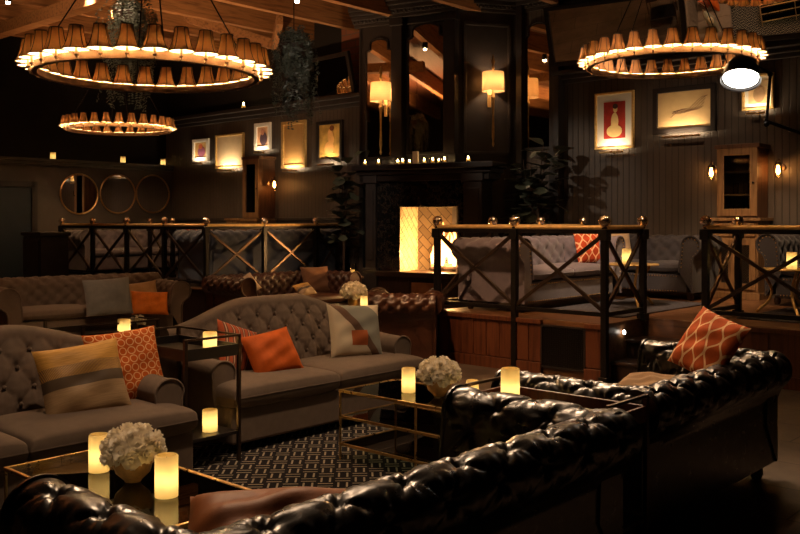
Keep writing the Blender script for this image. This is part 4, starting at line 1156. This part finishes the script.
# ================================================================ CHANDELIERS
_lamp_parts = None
def chandelier(label, loc, R, n, s, zc=ZC, phase=0):
    global _lamp_parts
    t = thing('ring_chandelier', label, 'chandelier', loc, phase, 'ring chandeliers')
    w = MB(); w.capl = False; h = .06*s
    w.lathe([(R+.012, 0), (R+.012, h), (R-.012, h), (R-.012, 0), (R+.012, 0)], 96)
    w.lathe([(R+.02, 0), (R+.02, .014), (R-.02, .014), (R-.02, 0), (R+.02, 0)], 96)
    w.build('ring', M['ring_metal'], t, angle=40)
    top = zc-loc[2]
    for k in range(4):
        a = 2*PI*k/4+.4; MB().tube([(R*math.cos(a), R*math.sin(a), h), (.05*math.cos(a), .05*math.sin(a), min(top, h+1.35))], .006, 6).build('hanging_rod', M['iron'], t)
    MB().tube([(0, 0, min(top, h+1.3)), (0, 0, top)], .018, 8).build('stem', M['iron'], t)
    if _lamp_parts is None:
        w = MB().tube([(0, -.0, .03), (.03, 0, .0), (.045, 0, .005), (.045, 0, .03)], .006, 6)
        w.lathe([(.008, .02), (.018, .028), (.018, .034)], 10, (.045, 0, 0)); w.lathe([(.011, .034), (.011, .10)], 10, (.045, 0, 0), 1)
        w.v = [q - Vector((.045, 0, 0)) for q in w.v]
        a = w.build('candle_arm', [M['ring_metal'], M['sleeve']])
        w = MB(); w.capl = False
        pr = [(.095, .068), (.078, .098), (.064, .14), (.053, .19), (.046, .242)]
        n_ = 24
        for k in range(6):
            pass
        for i in range(len(pr)-1):
            (r0, z0), (r1, z1) = pr[i], pr[i+1]
            for j in range(n_):
                q = [(r*math.cos(2*PI*jj/n_), r*math.sin(2*PI*jj/n_), z) for r, z, jj in ((r0, z0, j), (r0, z0, j+1), (r1, z1, j+1), (r1, z1, j))]
                w.add(q, [(0, 1, 2, 3)])
        for k in range(6):
            a_ = 2*PI*k/6+.2; w.tube([((r+.002)*math.cos(a_), (r+.002)*math.sin(a_), z) for r, z in pr], .0035, 5, 1)
        for r, z in (pr[0], pr[-1]):
            w.tube([((r+.001)*math.cos(2*PI*j/24), (r+.001)*math.sin(2*PI*j/24), z) for j in range(24)], .0042, 5, 1, closed=True)
        b = w.build('lamp_shade', [M['shade'], M['shade_rib']], a, angle=60)
        c = MB().ball((0, 0, .110), .021, 8, 6, sc=(1, 1, 1.3)).build('bulb', M['bulb'], a)
        _lamp_parts = (a, b, c); first = True
    else: first = False
    a, b, c = _lamp_parts
    for k in range(n):
        if first and k == 0: q, kids = a, ()
        else:
            q = a.copy(); C.objects.link(q); kids = (b, c)
        q.parent = t
        an = 2*PI*k/n; q.location = ((R+.045*s)*math.cos(an), (R+.045*s)*math.sin(an), 0); q.rotation_euler = (0, 0, an); q.scale = (s, s, s)
        for ch in kids:
            d = ch.copy(); C.objects.link(d); d.parent = q
    return t
chandelier('large round chandelier with small amber shades at the upper left', Vector((-1.98, 7.1, 2.63)), .84, 30, .95)
chandelier('round chandelier with small amber shades at the upper right by the tilted mirror', Vector((2.61, 8.7, 2.99)), .765, 30, .86, phase=.05)
chandelier('distant small round chandelier below the large one', Vector((-4.53, 14.5, 2.945)), .79, 28, .86, phase=.08)

# ================================================================ SCONCES AND LAMPS
def wall_jar(label, loc, rz):
    """gooseneck arm and glass jar; local -y is out of the wall"""
    t = thing('jar_sconce', label, 'wall light', loc, rz, 'glass jar wall lights')
    MB().lathe([(.05, 0), (.05, .012), (.03, .02)], 16, M=Matrix.Rotation(DEG(90), 3, 'X')).build('back_plate', M['bronze'], t)
    MB().tube([(0, -.01, 0), (0, -.06, .05), (0, -.10, .11), (0, -.135, .10), (0, -.14, .06)], .008, 8).build('arm', M['bronze'], t)
    MB().lathe([(.0001, .07), (.03, .06), (.05, .03), (.05, .02)], 16, (0, -.14, 0)).build('cap', M['bronze'], t)
    j = MB(); j.capl = False; j.lathe([(.047, .02), (.05, -.02), (.052, -.1), (.04, -.13), (.0001, -.135)], 18, (0, -.14, 0)).build('glass_jar', M['jar_glass'], t)
    MB().lathe([(.010, .02), (.018, -.01), (.024, -.055), (.014, -.085), (.0001, -.092)], 12, (0, -.14, 0)).build('bulb', M['filament'], t)
    return t
wall_jar('glass jar wall light left of the right oak hutch', P(-4.82, BR, 2.16), RU)
wall_jar('glass jar wall light right of the right oak hutch', P(-3.98, BR, 2.16), RU)
wall_jar('glass jar wall light on the side of the left oak hutch', P(-12.30, 10.12, 2.17), RU+DEG(90))
def drum_sconce(label, loc, rz):
    t = thing('drum_sconce', label, 'wall light', loc, rz)
    MB().box(-.03, .03, -.02, 0, -.25, .1).build('back_plate', M['gold_paint'], t, smooth=False, bevel=.006)
    w = MB().tube([(0, -.01, -.05), (0, -.08, -.08), (0, -.17, -.05)], .01, 8)
    w.lathe([(.004, -.86), (.02, -.82), (.012, -.78), (.022, -.7), (.014, -.4), (.022, -.16), (.034, -.12), (.02, -.08), (.012, 0), (.012, .3), (.024, .32), (.012, .36), (.03, .42), (.014, .47), (.004, .52)], 14, (0, -.17, 0))
    w.build('gilt_stem', M['gold_paint'], t)
    s = MB(); s.capl = False; s.lathe([(.168, -.03), (.16, .26)], 32, (0, -.17, 0)); s.build('drum_shade', M['drum'], t, angle=60)
    MB().ball((0, -.17, .12), .035, 10, 7).build('bulb', emitter('sconce bulb', (1, .66, .36), 330), t)
    return t
sc_p = p3(491, 88, 13.35); 
fdir = (WE-FE).normalized(); fnor = Vector((fdir.y, -fdir.x, 0))
k_ = .52
sp = FE + fdir*k_
drum_sconce('gilt wall sconce with a linen drum shade on the panel right of the fireplace', Vector((sp.x, sp.y, 3.47)), fr)
q_ = Q(.47, -.0, 3.38)
drum_sconce('gilt wall sconce with drum shade beside the black column over the mantel', q_, FR)
# black spotlight on a jointed wall arm
t = thing('spotlight', 'black round spotlight with a white glowing face at the upper right', 'spotlight', Vector((2.65, 7.0, 2.60)))
face_d = Vector((-.2, -.42, -.86)).normalized(); Rm = face_d.to_track_quat('Z', 'Y').to_matrix()
w = MB(); w.capl = False
w.lathe([(.145, 0), (.15, .01), (.14, -.03), (.13, -.10), (.085, -.17), (.03, -.20), (.0001, -.2)], 32, M=Rm); w.build('hood', M['iron'], t, angle=40)
MB().lathe([(.0001, -.012), (.132, -.014), (.132, -.02), (.0001, -.022)], 32, M=Rm).build('lens', emitter('spot lens', (1, .93, .82), 9), t)
w = MB().tube([(.02, .06, .10), (.16, .08, .12), (.25, .05, .05)], .012, 8)
w.tube([(.25, .05, .05), (.22, .05, -.34)], .012, 8).tube([(.20, .05, -.31), (.60, .05, -.45), (1.1, .1, -.62)], .014, 8).ball((.22, .05, -.34), .025).ball((.25, .05, .05), .022)
w.build('jointed_arm', M['iron'], t)
struct(MB().box(-.2, .2, -.2, .2, 0, ZC).build('wall_pillar', M['black_paint'], smooth=False, loc=Vector((3.86, 7.15, 0)), rz=RU))
# two small bare spots on the ceiling
for px, py, lb in ((8, 2, 'tiny star bright ceiling spot in the top left corner'), (297, 1, 'tiny bright ceiling spot at the top edge above the hanging fern')):
    z = 4.55; Y = 900*(z-1.5)/(221-py); 
    t = thing('ceiling_spot', lb, 'spotlight', Vector(((px-400)*Y/900, Y, z)), 0, 'ceiling spots')
    MB().lathe([(.05, .0), (.05, .12), (.02, .14), (.02, .46)], 16).build('can', M['iron'], t)
    MB().ball((0, 0, -.0), .032).build('bulb', emitter('spot bulb', (1, .8, .55), 45), t)

# ================================================================ HUTCHES
def hutch(label, loc, rz, W=.56, D=.40, hb=1.0, hu=.86, bw=.0):
    t = thing('oak_hutch', label, 'cabinet', loc, rz)
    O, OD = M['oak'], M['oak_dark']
    Wb = W+bw
    MB().box(-Wb/2, Wb/2, -D, 0, .06, hb-.04).box(-Wb/2-.02, Wb/2+.02, -D-.02, 0, 0, .08).build('base', O, t, smooth=False, bevel=.005)
    MB().box(-Wb/2-.04, Wb/2+.04, -D-.04, 0, hb-.04, hb).build('counter', O, t, smooth=False, bevel=.006)
    for sg in (-1, 1):
        x0, x1 = (-Wb/2+.03, -.005) if sg < 0 else (.005, Wb/2-.03)
        zt_ = hb-.26
        MB().box(x0, x1, -D-.018, -D, hb-.23, hb-.07).build('drawer', O, t, smooth=False, bevel=.004)
        d = MB().ring([(x0, .12), (x1, .12), (x1, zt_), (x0, zt_)], -D-.02, -D, .075); d = d.build('door', O, t, smooth=False, bevel=.003)
        MB().box(x0+.03, x1-.03, -D-.004, -D+.002, .16, zt_-.04).build('door_panel', M['black_paint'], d, smooth=False)
        lt = MB(); n = int((zt_-.24)/.03)
        for k in range(n):
            z = .16+k*.03; lt.bar((x0+.035, -D-.008, z), (x1-.035, -D-.008, min(zt_-.05, z+(x1-x0-.07))), .004).bar((x1-.035, -D-.008, z), (x0+.035, -D-.008, min(zt_-.05, z+(x1-x0-.07))), .004)
        lt.build('wire_lattice', M['bronze'], d, smooth=False)
    w = MB(); u0 = hb; u1 = hb+hu; x = W/2-.03; dd = D-.06
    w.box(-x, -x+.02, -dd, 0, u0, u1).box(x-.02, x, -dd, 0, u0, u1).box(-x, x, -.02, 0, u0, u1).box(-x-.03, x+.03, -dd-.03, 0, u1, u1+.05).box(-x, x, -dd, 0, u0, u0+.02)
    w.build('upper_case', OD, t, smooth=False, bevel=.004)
    for k in (1, 2): MB().box(-x+.02, x-.02, -dd+.03, -.02, u0+hu*k/3-.01, u0+hu*k/3+.006).build('shelf', O, t, smooth=False)
    d = MB().ring([(-x, u0+.02), (x, u0+.02), (x, u1), (-x, u1)], -dd-.025, -dd, .09).build('door', O, t, smooth=False, bevel=.004)
    MB().box(-x+.08, x-.08, -dd-.016, -dd-.011, u0+.1, u1-.08).build('glass_pane', M['glass'], d, smooth=False)
    MB().ball((x-.045, -dd-.035, u0+hu*.5), .014).build('knob', M['iron'], d)
    g0 = None
    for k in range(4):
        lz = u0+.022 if k < 2 else u0+hu/3+.008
        xx = -.08+.13*(k % 2)
        pos = Vector(loc) + Matrix.Rotation(rz, 3, 'Z') @ Vector((xx, -dd*.55, lz))
        g = MB(); g.lathe([(.03, 0), (.036, .14), (.032, .14), (.027, .012), (.0001, .01)], 14)
        tag(g.build('drinking_glass', M['jar_glass'], loc=pos), 'clear drinking glass on a shelf inside the '+('left' if loc[0] < 0 else 'right')+' oak hutch', 'glass', 'glasses in the '+('left' if loc[0] < 0 else 'right')+' hutch')
    return t
hutch('oak hutch with glass door and lattice base doors on the right platform', P(-4.40, BR-.005, PLAT), RU, .56, .40, 1.0, .86)
hutch('dark oak hutch with glass door below the pale panel on the left wall', P(-12.62, 10.34, PLAT), RU, .50, .42, 1.0, 1.05, .0)
o = MB().box(-.2, .2, -.36, 0, 0, 1.0).box(-.22, .22, -.38, 0, .97, 1.01)
tag(o.build('oak_cupboard', M['oak'], None, smooth=False, bevel=.006, loc=P(-13.15, 10.33, PLAT), rz=RU), 'low pale oak cupboard left of the left hutch, above the rail', 'cabinet')

# ================================================================ PLANTS
def fig_leaf(mb, base, dirv, size, rnd, up=Vector((0, 0, 1))):
    d = dirv.normalized(); s = d.cross(up); s = s.normalized() if s.length > .05 else Vector((1, 0, 0)); n_ = s.cross(d)
    prof = ((0, .03), (.15, .22), (.4, .33), (.68, .46), (.88, .36), (1.0, .04)); vs = []
    cup = rnd.uniform(.05, .25); bend = rnd.uniform(-.5, .1)
    for l, w in prof:
        c = base + d*(l*size) + n_*(bend*l*l*size*.6)
        for k in (-1, 0, 1): vs.append(c + s*(k*w*size) + n_*(cup*w*size*abs(k)))
    mb.add(vs, [(i*3+j, i*3+j+1, (i+1)*3+j+1, (i+1)*3+j) for i in range(5) for j in range(2)])
def fig_plant(label, loc, H, R, zlow, nl, seed, size=.19):
    t = thing('fiddle_leaf_fig', label, 'plant', loc); rnd = random.Random(seed)
    MB().lathe([(.13, 0), (.17, .3), (.18, .34), (.16, .34), (.15, .3), (.0001, .3)], 22).build('pot', M['terracotta'], t)
    st = MB(); lf = MB()
    for k in range(5):
        a = 2*PI*k/5+rnd.random(); pth = [Vector((0, 0, .3))]
        tip = Vector((math.cos(a)*R*.55*rnd.uniform(.4, 1), math.sin(a)*R*.55*rnd.uniform(.4, 1), H*rnd.uniform(.82, .97)))
        for i in range(1, 7):
            f = i/6; pth.append(Vector((tip.x*f*f, tip.y*f*f, .3+(tip.z-.3)*f)))
        st.tube(pth, [.016-.0016*i for i in range(7)], 6)
        for j in range(nl//5):
            f = zlow + (1-zlow)*(j+rnd.random())/(nl//5); q = min(5.999, f*6); i = int(q); base = pth[i].lerp(pth[i+1], q-i)
            an = rnd.uniform(0, 2*PI); el = rnd.uniform(-.5, .7)
            dv = Vector((math.cos(an), math.sin(an), el)); fig_leaf(lf, base + dv*rnd.uniform(.02, R*.5), dv, size*rnd.uniform(.75, 1.25), rnd)
    st.build('stems', M['stem'], t); lf.build('foliage', M['leaf'], t, angle=70)
    return t
fig_plant('dark fiddle leaf fig left of the fireplace', P(-10.16, 9.86), 2.60, .28, .42, 110, 4)
fig_plant('larger fiddle leaf fig standing right of the fireplace', Vector((1.90, 12.75, 0)), 2.72, .46, .38, 150, 9, .22)
def hanging(label, loc, R, drop, n, seed, zc=ZC):
    t = thing('hanging_fern', label, 'plant', loc, 0, 'hanging ferns'); rnd = random.Random(seed)
    MB().lathe([(.06, -.16), (.14, -.1), (.16, 0), (.145, 0), (.0001, -.02)], 18).build('pot', M['terracotta'], t)
    MB().tube([(0, 0, 0), (0, 0, zc-loc[2])], .006, 6).build('hanging_cord', M['iron'], t)
    lf = MB()
    for k in range(n):
        a = rnd.uniform(0, 2*PI); r1 = R*rnd.uniform(.35, 1.0); L = drop*rnd.uniform(.35, 1.0); hh = rnd.uniform(.03, .2)*1.0
        pth = []; m_ = 22
        for i in range(m_+1):
            f = i/m_
            rr = r1*min(1, (f*2.6))**.6; z = hh*math.sin(min(PI, f*5)) if f < .3 else None
            zz = hh*math.sin(min(1, f/.3)*PI*.8) - L*max(0, f-.16)/.84
            pth.append(Vector((math.cos(a)*rr+.02*math.sin(f*9+k), math.sin(a)*rr+.02*math.cos(f*8+k), zz)))
        for i in range(m_):
            q, q2 = pth[i], pth[i+1]; d = (q2-q)
            for sgn in (-1, 1):
                for h_ in (0, .5):
                    s = Vector((math.cos(a+PI/2)*sgn+rnd.uniform(-.6, .6), math.sin(a+PI/2)*sgn+rnd.uniform(-.6, .6), rnd.uniform(-.8, .3))).normalized(); l = rnd.uniform(.028, .05)
                    b = q+d*h_; w_ = d.normalized()*.009
                    lf.add([b, b+s*l*.5+w_, b+s*l, b+s*l*.5-w_], [(0, 1, 2, 3)])
    lf.build('foliage', M['fern'], t, smooth=False)
    return t
hanging('hanging fern with long trailing strands right of the large chandelier', Vector((-1.12, 9.5, 3.36)), .27, .95, 46, 1)
hanging('hanging fern trailing behind the large chandelier', Vector((-2.90, 9.6, 3.72)), .36, 1.15, 54, 2)
hanging('hanging fern seen only in the tall mirror over the mantel', Vector((-5.03, 10.2, 3.75)), .27, .9, 40, 3)
# ================================================================ LIGHT AND CAMERA
def spot(name, loc, target, energy, size=60, blend=.7, col=(1, .66, .38), soft=.07):
    l = bpy.data.lights.new(name, 'SPOT'); l.energy = energy; l.spot_size = DEG(size); l.spot_blend = blend; l.color = col; l.shadow_soft_size = soft
    o = bpy.data.objects.new(name, l); C.objects.link(o); o.location = loc
    o.rotation_euler = (Vector(target)-Vector(loc)).to_track_quat('-Z', 'Y').to_euler(); return o
def point(name, loc, energy, col=WARM, r=.03):
    l = bpy.data.lights.new(name, 'POINT'); l.energy = energy; l.color = col; l.shadow_soft_size = r
    o = bpy.data.objects.new(name, l); C.objects.link(o); o.location = loc; return o
# picture lights: one little bar lamp under each frame, aimed up at it
for pos, W, z0, e in spots:
    l = bpy.data.lights.new('picture_lamp', 'AREA'); l.shape = 'RECTANGLE'; l.size = W*.55; l.size_y = .02; l.energy = e*.35; l.color = (1, .72, .42)
    o = bpy.data.objects.new('picture_lamp', l); C.objects.link(o)
    o.location = pos + Vector((-VX*.125, -VY*.125, z0-.02))
    o.rotation_euler = (Vector((VX*.12, VY*.12, .22))).to_track_quat('-Z', 'Y').to_euler()
# the fire
point('fire_glow', Q(1.42, -.08, .98), 130, (1, .55, .2), .1)
AMB = (1, .66, .40)
# added spots without fixtures, brightening seating, platforms, walls, plants and small pieces
spot('added_spot', P(-3.2, 2.6, 4.6), (-1.85, 4.7, .5), 255, 44, .9, AMB)
spot('added_spot', P(-3.4, 4.4, 4.6), (-.7, 6.75, .5), 235, 42, .9, AMB)
spot('added_spot', P(-3.3, 3.2, 4.7), (-.35, 5.6, 0), 190, 40, .9, AMB)
spot('added_spot', P(-5.3, 5.6, 4.6), (.8, 3.9, .7), 780, 34, .8, AMB, .35)
spot('added_spot', P(-5.2, 3.6, 4.6), (-.1, 2.6, .7), 560, 34, .8, AMB, .35)
spot('added_spot', P(-4.4, 7.0, 4.6), (1.75, 5.0, .8), 620, 34, .8, AMB, .35)
spot('added_spot', P(-8.0, 4.5, 4.6), (-3.5, 11.2, .5), 150, 40, .9, AMB)
spot('added_spot', P(-4.6, 7.2, 4.7), P(-5.3, 9.5, .8), 800, 44, .9, (1, .7, .46))
spot('added_spot', P(-3.2, 8.2, 4.7), P(-4.2, 11.0, .95), 420, 32, .9, (1, .66, .38))
spot('added_spot', P(-11.5, 6.2, 4.7), P(-11.6, 8.9, .9), 240, 60, .9, (1, .74, .52))
spot('added_spot', P(-8.9, 6.8, 4.7), P(-9.7, 8.5, .6), 200, 50, .9, AMB)
spot('added_spot', P(-2.0, 8.0, 4.7), (3.1, 6.5, 0), 620, 36, .9, AMB)
spot('added_spot', P(-5.4, 5.0, 4.8), P(-5.2, 7.4, .25), 560, 44, .9, (1, .56, .28))
spot('added_spot', P(-9.2, 6.0, 4.8), Vector((1.9, 12.7, 2.3)), 280, 20, .9, (1, .8, .6))
spot('added_spot', P(-8.6, 6.0, 4.4), Vector((-.7, 13.9, 2.0)), 130, 22, .9, (1, .8, .6))
spot('added_spot', P(-10.6, 6.6, 4.8), P(-11.2, 10.3, 1.5), 560, 60, .9, AMB)
spot('added_spot', P(-12.8, 7.4, 4.8), P(-15.6, 9.4, 1.6), 230, 36, .9, AMB)
spot('added_spot', P(-5.0, 8.6, 4.8), P(-5.4, 11.4, 1.1), 120, 60, .9, AMB)
spot('added_spot', P(-4.4, 3.4, 4.4), (-1.3, 9.5, 3.0), 150, 24, .9, (1, .82, .64))
spot('added_spot', P(-3.4, .2, 4.2), at(133, 475, .5), 190, 16, .9, (1, .69, .43))
spot('added_spot', P(-3.2, 4.6, 4.4), at(438, 390, .5), 90, 14, .9, (1, .69, .43))
spot('added_spot', P(-3.4, 3.7, 4.6), (1.65, 4.9, .85), 170, 15, .9, AMB)
spot('added_spot', P(-3.9, 6.4, 4.7), P(-4.0, 8.9, .5), 210, 30, .9, (1, .6, .32))
# added lamps without fixtures, brightening the timber ceiling and its mirror reflections
spot('added_uplight', P(-10.0, 6.9, 1.9), P(-11.4, 8.6, 5), 340, 95, .9, (1, .56, .26))
spot('added_uplight', P(-13.4, 6.6, 1.9), P(-13.6, 8.2, 5), 160, 95, .9, (1, .5, .22))
spot('added_uplight', P(-11.0, 2.2, 3.0), P(-11.0, 2.6, 5), 1100, 150, .9, (1, .56, .26))
w = bpy.data.worlds.new('World'); S.world = w; w.use_nodes = True
w.node_tree.nodes['Background'].inputs[0].default_value = (1, .75, .5, 1); w.node_tree.nodes['Background'].inputs[1].default_value = 0.0015

cam = bpy.data.cameras.new('Camera'); co = bpy.data.objects.new('Camera', cam); C.objects.link(co)
co.location = (0, 0, 1.5); co.rotation_euler = (DEG(90), 0, 0)
cam.sensor_width = 36; cam.lens = 40.5; cam.shift_y = -46/800; cam.clip_start = .05; cam.clip_end = 80
S.camera = co
S.view_settings.view_transform = 'Standard'; S.view_settings.look = 'None'; S.view_settings.gamma = 1; S.view_settings.exposure = 0.12
S.view_settings.use_curve_mapping = False
S.cycles.use_denoising = True
S.cycles.max_bounces = 10; S.cycles.transparent_max_bounces = 16
S.cycles.sample_clamp_indirect = 8
